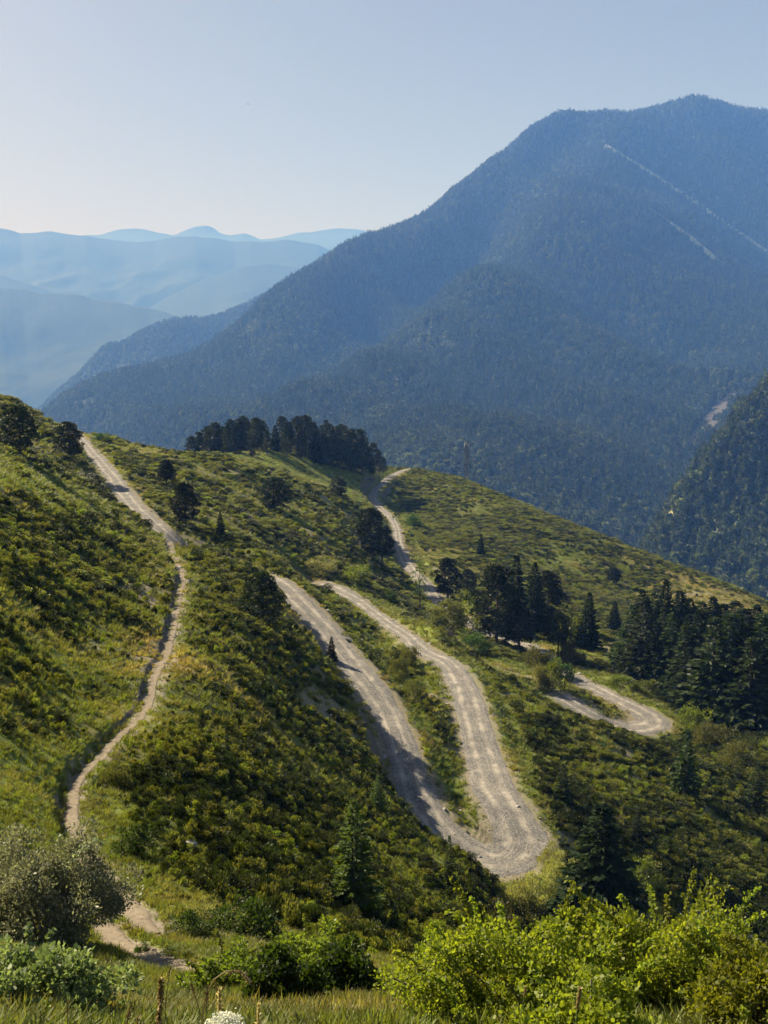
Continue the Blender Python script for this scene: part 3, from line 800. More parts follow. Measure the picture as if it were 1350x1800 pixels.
# ------------------------------------------------------------------ ground cover: heather, grass, stones
def heath_shrub(seed, lumps, tall=.55, mat='heath', name='heather_plant'):
    g = np.random.default_rng(seed); B = Bag()
    for k in range(lumps):
        a = g.random() * 6.28; rr = .36 * math.sqrt(g.random()) if k else 0
        c = np.array([math.cos(a) * rr, math.sin(a) * rr, g.uniform(.12, tall * .72)]); rad = g.uniform(.15, .27)
        n = 92
        d = unit(g.normal(size=(n, 3)) + np.array([0, 0, .35]))
        C = c + d * rad * g.uniform(.55, 1.0, (n, 1)); C[:, 2] = np.maximum(C[:, 2], .0)
        A = d + np.array([0, 0, .75]) + g.normal(size=(n, 3)) * .45
        lv = g.random() * .5
        B.add(leaves(C, A, g.uniform(.06, .13, n), .27, g), v=rep4(np.clip(lv + g.random(n) * .6, 0, 1)), w=rep4(np.clip(g.random(n) * .6 + (C[:, 2] > tall * .55) * .35, 0, 1)))
    return B.obj(name, MAT[mat], lnk=False)


def grass_tuft(seed, n=34, h=.5, spread=.2, lean=.35, wid=.022):
    g = np.random.default_rng(seed); B = Bag()
    a = g.random(n) * 6.28; r = spread * np.sqrt(g.random(n))
    base = np.stack([np.cos(a) * r, np.sin(a) * r, np.full(n, -.03)], 1)
    hh = h * g.uniform(.5, 1.1, n); ln = lean * g.uniform(.3, 1.4, n); b = a + g.normal(0, .8, n)
    out = np.stack([np.cos(b), np.sin(b), np.zeros(n)], 1); up = np.array([0, 0, 1.])
    side = np.stack([-np.sin(b), np.cos(b), np.zeros(n)], 1); rt = g.random(n) * 3.14
    side = side * np.cos(rt)[:, None] + out * np.sin(rt)[:, None]
    w = (wid * g.uniform(.6, 1.3, n))[:, None]
    p1 = base + up * (hh * .55)[:, None] + out * (hh * ln * .35)[:, None]
    p2 = base + up * (hh * .98)[:, None] + out * (hh * ln * 1.1)[:, None]
    V = np.stack([base - side * w, base + side * w, p1 + side * w * .8, p1 - side * w * .8, p2 + side * w * .12, p2 - side * w * .12], 1).reshape(-1, 3)
    i = np.arange(n)[:, None] * 6
    Fq = np.concatenate([i + [0, 1, 2, 3], i + [3, 2, 4, 5]])
    B.add((V, Fq), v=np.repeat(g.random(n), 6))
    return B.obj('grass_tuft', MAT['grass'], lnk=False)


def stone(seed):
    g = np.random.default_rng(seed)
    bm_v = []
    for z, k, r in ((-.4, 5, .6), (0, 6, 1.0), (.42, 5, .72)):
        for i in range(k):
            a = i / k * 6.283 + g.random() * .6
            bm_v.append((math.cos(a) * r * g.uniform(.75, 1.15), math.sin(a) * r * g.uniform(.75, 1.15) * .8, z + g.normal(0, .09)))
    import bmesh
    bm = bmesh.new()
    for v in bm_v: bm.verts.new(v)
    bmesh.ops.convex_hull(bm, input=bm.verts)
    me = bpy.data.meshes.new('stone'); bm.to_mesh(me); bm.free(); me.materials.append(MAT['rockm'])
    return bpy.data.objects.new('stone', me)


def plant_points(sp0, smin, smax, dens, g, rmin=3.0, rmax=760, jitter=.5):
    sp = np.clip(RR * sp0, smin, smax)
    vis = VISD & (PX > -140) & (PX < 1490) & (PY < 1990) & (RR > rmin) & (RR < rmax)
    lam = RR ** 2 * (th_ax[1] - th_ax[0]) * (lr_ax[1] - lr_ax[0]) / sp ** 2 * vis * np.maximum(dens, 0)
    cnt = g.poisson(lam.ravel()); idx = np.repeat(np.arange(cnt.size), cnt)
    j, i = np.divmod(idx, NT_COLS)
    th = th_ax[0] + (i + g.random(len(idx)) - .5) * (th_ax[1] - th_ax[0]); r = np.exp(lr_ax[0] + (j + g.random(len(idx)) - .5) * (lr_ax[1] - lr_ax[0]))
    X, Y = r * np.sin(th), r * np.cos(th)
    return X, Y, height(X, Y), r, sp.ravel()[idx], j, i


# ground seen from here, widened so that it still reads from a step aside
VISD = VIS.copy()
for _ in range(14):
    VISD[:-1] |= VIS[1:] if _ == 0 else VISD[1:]
for _ in range(8):
    VISD[1:] |= VISD[:-1].copy(); VISD[:, 1:] |= VISD[:, :-1].copy(); VISD[:, :-1] |= VISD[:, 1:].copy()

g = np.random.default_rng(101)
HS = [heath_shrub(s, 7 + s % 3) for s in range(1, 8)] + [heath_shrub(s, 7 + s % 3, .55, 'scrub') for s in range(31, 38)]
X, Y, Z, r, sp, j, i = plant_points(.0076, .44, 2.2, np.where(VERGE > .35, HEATH ** .8, 0) * 1.25 * (1 - .85 * ROCK), g, 20)
n = len(X)
s = sp * g.uniform(.75, 1.95, n) * (.75 + .5 * HEATH[j, i]) * (1 + .55 * fbm(X / 14, Y / 14, 181, 2))
rot = np.stack([g.normal(0, .12, n), g.normal(0, .12, n), g.random(n) * 6.28], 1)
big = g.random(n) < .05
vg_ = VERGE[j, i]
s = s * np.where(big & (vg_ > 4), 1.6, 1.0) * (.45 + .55 * sstep(.3, 6, vg_))
hscale = np.minimum(s * g.uniform(.7, 1.9, n), 1.35 + .5 * (r > 250))
tint = np.clip(.45 * sstep(.0, .4, fbm(X / 9, Y / 9, 71, 3)) * g.random(n) + .3 * g.random(n) ** 4 + .4 * (1 - HEATH[j, i]) * g.random(n), 0, 1) * ~big * (.5 + .5 * (g.random(n) > .3))
scatter('heather_cover', np.stack([X, Y, Z - .04 * s], 1), rot, np.stack([s, s, hscale], 1), np.where(g.random(n) < DARKZ[j, i], 7, 0) + g.integers(0, 7, n), tint, HS, label='low dark heather and broom scrub covering the hillside', category='scrub')
nh = n
SS = [heath_shrub(s, 9, .62, 'scrub', 'dark_shrub') for s in range(21, 26)]
X, Y, Z, r, sp, j, i = plant_points(.020, 1.5, 5.0, np.where(VERGE > 2.2, sstep(-.05, .45, HEATH - .35 + .9 * fbm(XX / 15, YY / 15, 141, 3)), 0) * (1 - .5 * ROCK) * np.where(FORE > .1, 0, 1), g, 26)
n = len(X); s = sp * g.uniform(.45, .95, n) * np.where(r > 250, .8, 1)
rot = np.stack([g.normal(0, .12, n), g.normal(0, .12, n), g.random(n) * 6.28], 1)
scatter('dark_scrub', np.stack([X, Y, Z - .04 * s], 1), rot, np.stack([s, s, np.minimum(s * g.uniform(.6, 1.05, n), 1.9)], 1), g.integers(0, len(SS), n), np.zeros(n), SS, label='dark rounded juniper scrub dotted over the hillside', category='scrub')
print('scrub', n)
GT = [grass_tuft(s, 34, .5, .22, .35 + .1 * (s % 3)) for s in range(1, 7)]
dens = np.where(VERGE > .04, 1, .0) * np.clip(1.15 - .75 * HEATH + .6 * (MEADOW | BRIGHT), .12, 1.6) * (1 - .8 * ROCK) * (1 - .8 * BARE) * np.where((RR < 6.5) & (PX > 730), .12, 1) * np.where((VERGE < .6) & (RR > 60), .5, 1)
X, Y, Z, r, sp, j, i = plant_points(.0066, .10, 1.7, dens, g, 2.2)
n = len(X)
s = sp * g.uniform(1.3, 2.4, n); s = np.clip(s, .45, 3.0)
mead = (MEADOW | BRIGHT)[j, i]
hsc = s * np.where(r < 30, g.uniform(.35, .8, n) * (.6 + .5 * (fbm(X / 1.5, Y / 1.5, 87, 2) > .05)), g.uniform(.55, 1.0, n) * np.where(mead, .6, .85))
hsc = np.where(r > 120, np.minimum(hsc, .95), hsc)
rot = np.stack([g.normal(0, .15, n), g.normal(0, .15, n), g.random(n) * 6.28], 1)
tint = np.clip(.15 * g.random(n) + DRY[j, i] * .9 * g.random(n) ** .5 + .45 * (fbm(X / 5, Y / 5, 83, 2) > .28) * g.random(n) * ~mead, 0, 1)
scatter('grass', np.stack([X, Y, Z], 1), rot, np.stack([s, s, hsc], 1), g.integers(0, len(GT), n), tint, GT, label='yellow green grass growing between the shrubs and along the tracks', category='grass')
print('heath', nh, 'grass', n)
# loose stones along the road edges and over the hairpin
ST = [stone(s) for s in range(1, 6)]
dens = np.where((VERGE < 1.4) & (VERGE > -.9), 1.0, .04) * np.where(RR > 45, 1, .35)
hp = sstep(14, 5, np.hypot(XX - ray(895, 1490, 93.5)[0], YY - 93.5))
dens = dens * (.04 + 1.0 * np.clip(BIGN, 0, 1)) * sstep(-.9, -.1, VERGE) + hp * .25 * (VERGE < 1.5) - 5 * (RR < 75) * (VERGE < .1) + (VERGE > 2) * (RR > 32) * (.01 * sstep(.2, .5, fbm(XX / 12, YY / 12, 151, 2)) + .10 * BARE)
X, Y, Z, r, sp, j, i = plant_points(.0055, .16, 1.2, dens, g, 18)
n = len(X)
s = np.clip(sp * g.uniform(.07, .22, n) * (1 + 1.4 * (g.random(n) > .95)) * np.where(r < 45, .5, 1), .015, .4)
rot = np.stack([g.normal(0, .4, n), g.normal(0, .4, n), g.random(n) * 6.28], 1)
scatter('loose_stones', np.stack([X, Y, Z + .05 + .15 * s], 1), rot, np.stack([s * g.uniform(.8, 1.4, n), s, s * g.uniform(.5, .9, n)], 1), g.integers(0, len(ST), n), np.zeros(n), ST, label='loose grey stones strewn along the edges of the dirt road', category='stones')
print('stones', n)

# ------------------------------------------------------------------ the air
def box(name, lo, hi, mat):
    V = [(x, y, z) for z in (lo[2], hi[2]) for y in (lo[1], hi[1]) for x in (lo[0], hi[0])]
    Fq = [(0, 2, 3, 1), (4, 5, 7, 6), (0, 1, 5, 4), (2, 6, 7, 3), (0, 4, 6, 2), (1, 3, 7, 5)]
    return mesh_np(name, np.array(V, float), np.array(Fq), mat)


m = NT('valley_haze')
pv = m.n('ShaderNodeVolumePrincipled')
pv.inputs['Color'].default_value = (.110, .268, .745, 1)
pv.inputs['Absorption Color'].default_value = (.86, .60, 0, 1)
pv.inputs['Density'].default_value = HAZE_D = 1.2e-4
pv.inputs['Anisotropy'].default_value = .0
m.l(pv.outputs[0], m.out.inputs['Volume'])
hz = box('haze', (-25000, -6500, -1060), (25000, 26500, 1640), m.m)
hz['kind'] = 'stuff'; hz['label'] = 'blue haze filling the valley and fading the far mountains'; hz['category'] = 'haze'

# ------------------------------------------------------------------ trees
def rays(x, y, D):
    a = np.array([ray(x, y, d) for d in D]); return a


DS = np.exp(np.linspace(math.log(2.0), math.log(900), 1400))


def hit(x, y):
    """where the line of sight through a survey point meets the hillside"""
    P = rays(x, y, DS); h = height(P[:, 0], P[:, 1])
    k = np.argmax(P[:, 2] <= h)
    if P[k, 2] > h[k]: return None
    return float(DS[k])


def place(x, yb, D=None):
    if D is None: D = hit(x, yb)
    if D is None:
        for dy in range(2, 80, 2):
            D = hit(x, yb + dy)
            if D: break
    X, Y, Z = ray(x, yb, D)
    r = math.hypot(X, Y)
    return Vector((X, Y, float(height(X, Y)[0])))


def depth_of(p):
    return p.y * CP - p.z * SP


def thing(name, label, cat, loc, rz=0.0, group=None, scale=1.0):
    o = bpy.data.objects.new(name, None); COL.objects.link(o)
    o.empty_display_size = .3
    o.location = loc; o.rotation_euler = (0, 0, rz)
    o.scale = scale if isinstance(scale, tuple) else (scale,) * 3
    o['label'] = label; o['category'] = cat
    if group: o['group'] = group
    return o


def crown_spruce(seed, H=10., R=1.9, base=.05, spacing=.30, per=9, mat='spruce', droop=.35, leaf=.55, sparse=1.0, power=.85):
    g = np.random.default_rng(seed); Cs, As, Ss, Vs = [], [], [], []
    z = H * base
    while z < H * .985:
        t = z / H; rad = R * (1 - t) ** power * g.uniform(.8, 1.12) + .03
        k = max(4, int(per * (.45 + .55 * (1 - t))))
        a0 = g.random() * 6.28
        for b in range(k):
            if g.random() > sparse: continue
            a = a0 + b / k * 6.283 + g.normal(0, .16); L = rad * g.uniform(.68, 1.12)
            dr = droop * (1 - .9 * t) + g.normal(0, .07)
            dirv = np.array([math.cos(a), math.sin(a), -dr]); perp = np.array([-math.sin(a), math.cos(a), 0])
            m = max(2, int(L / (leaf * .36)))
            shade = g.random() * .45
            for q in range(m):
                f = .22 + .78 * (q + g.random() * .6) / m
                p = dirv * L * f + np.array([0, 0, z + .12 * L * f * f])
                for sgn in (-1, 1, 0):
                    ax = dirv * .8 + perp * sgn * g.uniform(.5, 1.0) + np.array([0, 0, g.normal(.02, .16)])
                    Cs.append(p); As.append(ax); Ss.append(leaf * g.uniform(.6, 1.15) * (.55 + .45 * (1 - t))); Vs.append(shade + g.random() * .45 + .1 * (f > .8))
        z += spacing * (.65 + .5 * (1 - t)) * g.uniform(.8, 1.2)
    n = len(Cs); B = Bag()
    B.add(leaves(np.array(Cs), np.array(As), np.array(Ss), .29, g), v=rep4(np.clip(Vs, 0, 1)))
    k = 14; B.add(leaves(np.array([[0, 0, H * .93]] * k) * (.97 + .06 * g.random((k, 1))) + g.normal(size=(k, 3)) * .02, np.array([[0, 0, 1.]] * k) + g.normal(size=(k, 3)) * .16, leaf * .9, .11, g), v=rep4(g.random(k)))
    return B.obj('crown', MAT[mat], lnk=False).data


def crown_clumps(seed, centres, rads, nleaf, leaf, mat, up=.35, spread=.5, wid=.3, six=False, name='crown', shell=.5, oblate=.8):
    """foliage gathered in clumps, gaps between them"""
    g = np.random.default_rng(seed); B = Bag(); centres = np.asarray(centres)
    mid = centres.mean(0)
    for c, r in zip(centres, rads):
        n = max(8, int(nleaf * g.uniform(.7, 1.3)))
        d = unit(g.normal(size=(n, 3)) + np.array([0, 0, .25]) + .35 * unit(c - mid)[None])
        C = c + d * r * (shell + (1 - shell) * g.random((n, 1))) * np.array([1, 1, oblate])
        A = d + np.array([0, 0, up]) + g.normal(size=(n, 3)) * spread
        lv = g.random() * .4
        fn = leaves6 if six else leaves
        B.add(fn(C, A, leaf * g.uniform(.55, 1.2, n), wid, g), v=np.repeat(np.clip(lv + g.random(n) * .6, 0, 1), 6 if six else 4))
    return B.obj(name, MAT[mat], lnk=False).data


def leaves6(C, A, S, W, g=rng):
    n = len(C); A = unit(A); side = unit(np.cross(A, unit(g.normal(size=(n, 3))))); nrm = np.cross(A, side)
    S = np.broadcast_to(S, (n,))[:, None]; W = np.broadcast_to(W, (n,))[:, None]
    a, b = C + A * S * .32 + nrm * S * .07, C + A * S * .72 + nrm * S * .05
    V = np.stack([C, a + side * S * W, b + side * S * W * .75, C + A * S - nrm * S * .05, b - side * S * W * .75, a - side * S * W], 1).reshape(-1, 3)
    return V, np.arange(6 * n).reshape(n, 6)


def trunk_mesh(H, r0, seed, bend=.15, mat='bark', limbs=()):
    g = np.random.default_rng(seed); k = 9
    t = np.linspace(0, 1, k)
    P = np.stack([bend * np.cumsum(g.normal(0, .35, k)) * t, bend * np.cumsum(g.normal(0, .35, k)) * t, t * H - .25], 1)
    B = Bag(); B.add(tube(P, r0 * (1 - .92 * t) * (1 + .5 * np.exp(-t * 14)), 8))
    for (p0, p1, ra) in limbs:
        p0, p1 = np.asarray(p0, float), np.asarray(p1, float); s = np.linspace(0, 1, 5)[:, None]
        Q = p0 + (p1 - p0) * s + np.array([0, 0, 1.]) * (s * (1 - s)) * .35 * np.linalg.norm(p1 - p0) * .5
        B.add(tube(Q, ra * (1 - .75 * s[:, 0]), 5))
    return B.obj('trunk', MAT[mat], lnk=False, smooth=True).data


def pine_kind(seed, H=9., R=2.5, base=.18, n=80, leaf=.40, mat='pine', top=.58, nleaf=125, clump=.60):
    g = np.random.default_rng(seed); cs, rs, limbs = [], [], []
    for i in range(n):
        t = base + (1 - base) * (i + g.random()) / n
        prof = R * (math.sin(min(1, (t - base) / (top - base + .001) + .42) * math.pi / 2) if t < top else math.cos((t - top) / (1 - top) * math.pi / 2 * .93) ** .75)
        a = i * 2.399 + g.normal(0, .35); rr = prof * g.uniform(.45, 1.05)
        c = np.array([math.cos(a) * rr, math.sin(a) * rr, t * H * .97 + g.normal(0, .12)])
        cs.append(c); rs.append(clump * g.uniform(.7, 1.3))
        if i % 3 == 0: limbs.append(((0, 0, c[2] - .22 * rr - .1), c * np.array([.92, .92, 1]), .05))
    cs.append([0, 0, H * .97]); rs.append(clump * .6)
    return trunk_mesh(H * .97, .022 * H, seed, .18, 'bark', limbs), crown_clumps(seed, cs, rs, nleaf, leaf, mat, up=.5, spread=.45, wid=.2, oblate=.55)


KIND = {}
for k in range(4):
    KIND['spruce', k] = (trunk_mesh(9.8, .17, k + 40, .05), crown_spruce(k + 1, 10., 2.3 + .25 * (k % 2), .03, .27, 11, power=.8), 10.)
for k in range(4):
    t, c = pine_kind(k + 11, 9., (2.6, 2.3, 2.9, 2.2)[k], (.16, .10, .2, .3)[k]); KIND['pine', k] = (t, c, 9.)
for k in range(3):
    KIND['larch', k] = (trunk_mesh(9.8, .13, k + 60, .08), crown_spruce(k + 21, 10., 2.1, .04, .30, 10, 'larch', .10, .5, .95, .75), 10.)
for k in range(3):
    KIND['youngspruce', k] = (trunk_mesh(9.8, .16, k + 70, .05), crown_spruce(k + 31, 10., 2.3, .02, .33, 9, 'fir', .22, .6, .92, .8), 10.)
for k in range(5):
    KIND['grovepine', k] = (lambda tc: (tc[0], tc[1], 9.))(pine_kind(k + 91, 9., (1.5, 1.8, 1.35, 1.7, 1.55)[k], (.12, .2, .08, .25, .15)[k], 62, .40, top=(.3, .42, .25, .5, .35)[k], nleaf=62, clump=.48))
KIND['talltrunk', 0] = (lambda tc: (tc[0], tc[1], 9.))(pine_kind(77, 9., 2.6, .38, 60, top=.68))
KIND['dead', 0] = (lambda tc: (tc[0], tc[1], 9.))(pine_kind(78, 9., 1.6, .35, 26, nleaf=26, mat='larch'))


def conifer(kind, k, x, yb, yt, label, name='pine_tree', D=None, group=None, wide=1.0, rz=None):
    p = place(x, yb, D)
    xs, ys = project(p.x, p.y, p.z)
    H = max(1.2, (ys - yt) * depth_of(p) / F)
    t, c, h0 = KIND[kind, k % sum(1 for q in KIND if q[0] == kind)]
    s = H / h0
    o = thing(name, label, 'tree', p - Vector((0, 0, .1)), random.random() * 6.28 if rz is None else rz, group, (s * wide, s * wide, s))
    for nm, me in (('trunk', t), ('crown', c)):
        link(bpy.data.objects.new(nm, me), o)
    return o


# single trees that stand apart
conifer('pine', 2, 36, 800, 712, 'broad dark pine on the left skyline at the very edge of the picture', wide=1.15)
conifer('pine', 1, 122, 806, 741, 'dark pine leaning beside the top bend of the dirt road near the left skyline', wide=1.35)
conifer('pine', 3, 293, 856, 808, 'small ragged pine just right of the upper dirt road, uphill of its taller neighbour', wide=1.3)
conifer('pine', 0, 326, 925, 848, 'wide dark pine below the upper dirt road, tallest of the three there', wide=1.05)
conifer('spruce', 1, 388, 945, 897, 'small narrow dark conifer lowest of the three below the upper dirt road', name='spruce_tree', wide=1.1)
conifer('pine', 1, 482, 894, 838, 'low round dark pine alone on the middle of the heather shoulder', wide=1.9)
conifer('pine', 1, 595, 871, 837, 'small bushy pine alone on the green meadow below the grove', wide=1.6)
conifer('pine', 0, 652, 984, 893, 'big dark pine on the slope edge left of the far gravel road', wide=1.1)
conifer('pine', 3, 672, 990, 935, 'lower pine pressed against the big dark one, touching the far road', wide=1.5)
conifer('pine', 2, 462, 1098, 1003, 'dark spreading pine above the bank where the near road starts down', wide=1.05)
conifer('dead', 0, 738, 1076, 988, 'thin half bare larch with a visible stem at the end of the far road', name='larch_tree', wide=.9)
conifer('pine', 0, 787, 1052, 980, 'dark pine just right of where the far road disappears', wide=1.15)
conifer('spruce', 2, 845, 978, 937, 'lone dark conifer halfway up the open far hillside', name='spruce_tree', wide=1.15)
conifer('pine', 3, 1078, 1029, 997, 'lone small pine on the far hillside above the dark stand', wide=1.5)
conifer('pine', 0, 872, 1133, 992, 'largest dark pine of the cluster between the far road and the lower bend', wide=1.05)
conifer('spruce', 0, 905, 1120, 970, 'tall pointed spruce at the back of the central tree cluster', name='spruce_tree', D=238)
conifer('spruce', 3, 937, 1112, 983, 'second pointed spruce of the central cluster, right of the tallest', name='spruce_tree', D=246)
conifer('pine', 1, 962, 1105, 1002, 'rounded dark pine on the right shoulder of the central cluster', D=252)
conifer('pine', 2, 912, 1140, 1062, 'low bushy pine at the front foot of the central cluster', wide=1.2)
conifer('pine', 2, 822, 1042, 1000, 'small faint pine between the far road end and the central cluster', wide=1.1)
conifer('talltrunk', 0, 980, 1160, 1073, 'pine with a long bare trunk right of the central cluster', wide=.9)
conifer('spruce', 2, 1033, 1142, 1036, 'dense dark spruce between the bare trunked pine and the big stand', name='spruce_tree', wide=1.15)
conifer('spruce', 1, 1079, 1114, 1053, 'small cone shaped dark spruce left of the big stand', name='spruce_tree', wide=1.25)
conifer('spruce', 0, 1050, 1652, 1392, 'big black green spruce rising from the ravine behind the foreground bushes', name='spruce_tree', wide=1.75)
conifer('larch', 0, 622, 1602, 1385, 'green larch on the near slope left of the hairpin, the tallest there', name='larch_tree', wide=1.15)
conifer('larch', 1, 664, 1430, 1356, 'young larch on the slope edge just above the shadowed road bank', name='larch_tree', wide=1.2)
conifer('larch', 2, 789, 1562, 1458, 'slender young larch in front of the hairpin bend', name='larch_tree', wide=.8)
conifer('spruce', 3, 583, 1166, 1116, 'small young fir growing on the bank left of the near road', name='fir_tree', wide=1.1)
conifer('larch', 1, 694, 1650, 1575, 'short young larch low on the near slope above the ivy bushes', name='larch_tree', wide=1.2)
conifer('youngspruce', 0, 1202, 1402, 1272, 'young green spruce in front of the right hand road bend', name='spruce_tree', wide=1.05)
conifer('youngspruce', 1, 988, 1412, 1335, 'light green young spruce in the heather right of the near road', name='spruce_tree', wide=1.2)
conifer('youngspruce', 2, 1118, 1482, 1418, 'small narrow spruce in the heather above the big black spruce', name='spruce_tree', wide=1.1)
conifer('youngspruce', 1, 1326, 1425, 1330, 'green spruce on the heather slope at the right edge of the picture', name='spruce_tree', wide=1.1)

# the grove on the knoll
gr = np.random.default_rng(404)
LEFT = 'dark pine standing close in the left half of the grove on the knoll'
RIGHT = 'dark tall pine standing close in the right half of the grove on the knoll'
gl = [(338, 806, 768), (352, 804, 757), (366, 806, 752), (380, 804, 745), (394, 808, 742), (408, 806, 737), (423, 812, 735), (437, 808, 733), (449, 812, 737), (461, 806, 741),
      (372, 800, 748), (401, 798, 739), (430, 798, 731), (452, 800, 731), (386, 812, 760), (415, 816, 752), (444, 820, 765), (428, 818, 770), (470, 808, 760), (357, 810, 772)]
for i, (x, yb, yt) in enumerate(gl):
    conifer('grovepine', i + 1, x, yb, yt - 2 + 13 * gr.random() ** 1.6, LEFT, D=float(455 + 70 * gr.random() + .5 * (812 - yb)), group='pines of the left half of the grove', wide=gr.uniform(1.0, 1.5))
gR = [(484, 792, 737), (497, 794, 731), (510, 798, 733), (523, 800, 730), (537, 803, 733), (551, 806, 735), (565, 808, 736), (579, 810, 737), (593, 812, 740), (606, 815, 743), (619, 820, 750), (632, 824, 757), (645, 828, 767), (656, 830, 780), (666, 832, 793), (674, 833, 806),
      (503, 804, 752), (530, 808, 745), (556, 814, 748), (584, 820, 750), (610, 826, 757), (636, 832, 772), (655, 836, 798), (520, 790, 731), (546, 792, 732), (574, 795, 735), (600, 800, 742), (570, 818, 765), (598, 824, 768), (625, 830, 776)]
for i, (x, yb, yt) in enumerate(gR):
    conifer('grovepine' if i % 6 else 'spruce', i, x, yb, yt - 2 + 13 * gr.random() ** 1.6, RIGHT, D=(hit(x, yb) if (hit(x, yb) or 0) > 420 else float(500 + 60 * gr.random() - 1.2 * (yb - 800))), group='pines of the right half of the grove', wide=gr.uniform(.9, 1.4))

# the dark stand on the right
conifer('spruce', 3, 1162, 1195, 1012, 'darkest and tallest spruce at the left top of the big right hand stand', name='spruce_tree', D=232, wide=.95)
FRONT = 'dark green spruce in the front edge of the dense stand right of the lower bend'
BACK = 'dark conifer deep in the dense stand right of the lower bend'
fr = [(1104, 1196, 1058), (1126, 1212, 1042), (1148, 1232, 1085), (1172, 1250, 1070), (1196, 1262, 1090), (1220, 1276, 1062), (1246, 1284, 1075), (1272, 1292, 1066), (1298, 1298, 1085), (1324, 1304, 1070), (1350, 1308, 1090), (1376, 1310, 1070), (1334, 1312, 1150), (1405, 1312, 1090), (1440, 1315, 1080), (1260, 1300, 1120), (1310, 1316, 1110), (1205, 1272, 1130), (1362, 1322, 1135)]
for i, (x, yb, yt) in enumerate(fr):
    conifer(('youngspruce', 'spruce')[i % 3 == 2], i, x, yb, yt, FRONT, name='spruce_tree', D=float(207 - .30 * (yb - 1196) + 2 * gr.normal()), group='spruces on the front edge of the stand', wide=gr.uniform(1.3, 1.6))
bk = [(1120, 1030), (1142, 1035), (1185, 1032), (1204, 1046), (1224, 1050), (1243, 1042), (1262, 1055), (1282, 1048), (1302, 1062), (1320, 1055), (1340, 1070), (1360, 1062), (1385, 1068), (1410, 1060), (1150, 1048), (1194, 1060), (1232, 1066), (1270, 1068), (1312, 1075), (1332, 1078), (1352, 1080), (1378, 1085), (1212, 1075), (1256, 1080), (1300, 1085), (1345, 1090), (1180, 1080), (1235, 1095), (1280, 1100), (1322, 1105), (1366, 1100), (1160, 1060), (1430, 1080)]
bk += [(x + 9, yt + 14) for x, yt in bk if x < 1400]
for i, (x, yt) in enumerate(bk):
    Dk = 232 - (10 if yt > 1060 else 0) - .05 * (x - 1120) + 8 * gr.random() - (18 if yt > 1078 else 0)
    conifer(('spruce', 'youngspruce', 'spruce')[i % 3], i, x, 1230, yt, BACK, name='conifer_tree', D=float(Dk), group='conifers deep in the stand', wide=gr.uniform(1.3, 1.65))


# ------------------------------------------------------------------ broadleaf trees and bushes
def bush_meshes(seed, W, H, clumps, nleaf, leaf, mat, wid=.3, six=False, low=.05, spread=.6, stems=7, bark='greybark', clump=None, sprays=0, up=.3, flat=1.0):
    g = np.random.default_rng(seed); cs, rs, B = [], [], Bag()
    cl = clump or .22 * W
    for i in range(clumps):
        d = unit(g.normal(size=3)); d[2] = abs(d[2]) * 1.1 - .25
        rr = g.uniform(.5, 1.0) ** .5
        lump = 1 + .22 * math.sin(3 * math.atan2(d[1], d[0]) + seed) + .12 * g.normal()
        c = np.array([d[0] * W / 2 * rr * lump, d[1] * W / 2 * rr * flat * lump, H * low + max(0, d[2] + .25) / 1.2 * H * (1 - low) * .86 * rr * lump + cl * .3])
        cs.append(c); rs.append(cl * g.uniform(.6, 1.2))
        if i < stems:
            s = np.linspace(0, 1, 6)[:, None]
            Q = np.array([g.normal(0, .04 * W), g.normal(0, .04 * W), -.15]) * (1 - s) + c * s + np.array([0, 0, 1.]) * s * (1 - s) * .3 * H
            B.add(tube(Q, .012 * W * (1 - .8 * s[:, 0]) + .003, 5))
    shoots = []
    for i in range(sprays):
        a = g.random() * 6.28; L = H * g.uniform(.5, .95); s = np.linspace(0, 1, 9)
        b = np.array([math.cos(a), math.sin(a), 0]) * W * g.uniform(.1, .42); o = np.array([math.cos(a), math.sin(a), 0])
        Q = b + np.array([0, 0, H * .35]) + o * (s ** 1.6 * L * .45)[:, None] + np.array([0, 0, 1.]) * (L * (1.05 * s - .35 * s ** 2.5))[:, None]
        S = Bag(); S.add(tube(Q, .009 * (1 - .8 * s) + .0015, 4), v=.4)
        n = max(60, nleaf); f = g.uniform(.12, 1, n); C = np.stack([np.interp(f, s, Q[:, k]) for k in range(3)], 1)
        A = g.normal(size=(n, 3)) + np.array([0, 0, up])
        tw = unit(g.normal(size=(n, 3))) * cl * .35 * g.random((n, 1)) * (1.1 - .6 * f[:, None])
        S.add(leaves(C + tw, A, leaf * g.uniform(.6, 1.2, n), wid, g), v=rep4(g.random(n)))
        shoots.append(S.obj('arching_shoot', MAT[mat], lnk=False).data)
    st = B.obj('stems', MAT[bark], lnk=False, smooth=True).data
    n_main = clumps
    fo = crown_clumps(seed, cs[:n_main], rs[:n_main], nleaf, leaf, mat, up, spread, wid, six, 'foliage', .35)
    sp = shoots
    return fo, st, sp


BUSH = {}
for k in range(3):
    BUSH['ivy', k] = (*bush_meshes(k + 1, 2.2, 1.7, 34, 90, .14, 'ivy', .34), 2.2, 1.7)
    BUSH['bright', k] = (*bush_meshes(k + 11, 2.2, 1.6, 30, 80, .14, 'bright', .34), 2.2, 1.6)
    BUSH['broom', k] = (*bush_meshes(k + 21, 2.4, 1.5, 32, 90, .16, 'broom', .22, up=.8), 2.4, 1.5)
    BUSH['pale', k] = (*bush_meshes(k + 31, 2.2, 1.5, 30, 110, .2, 'pale', .12, up=1.1), 2.2, 1.5)


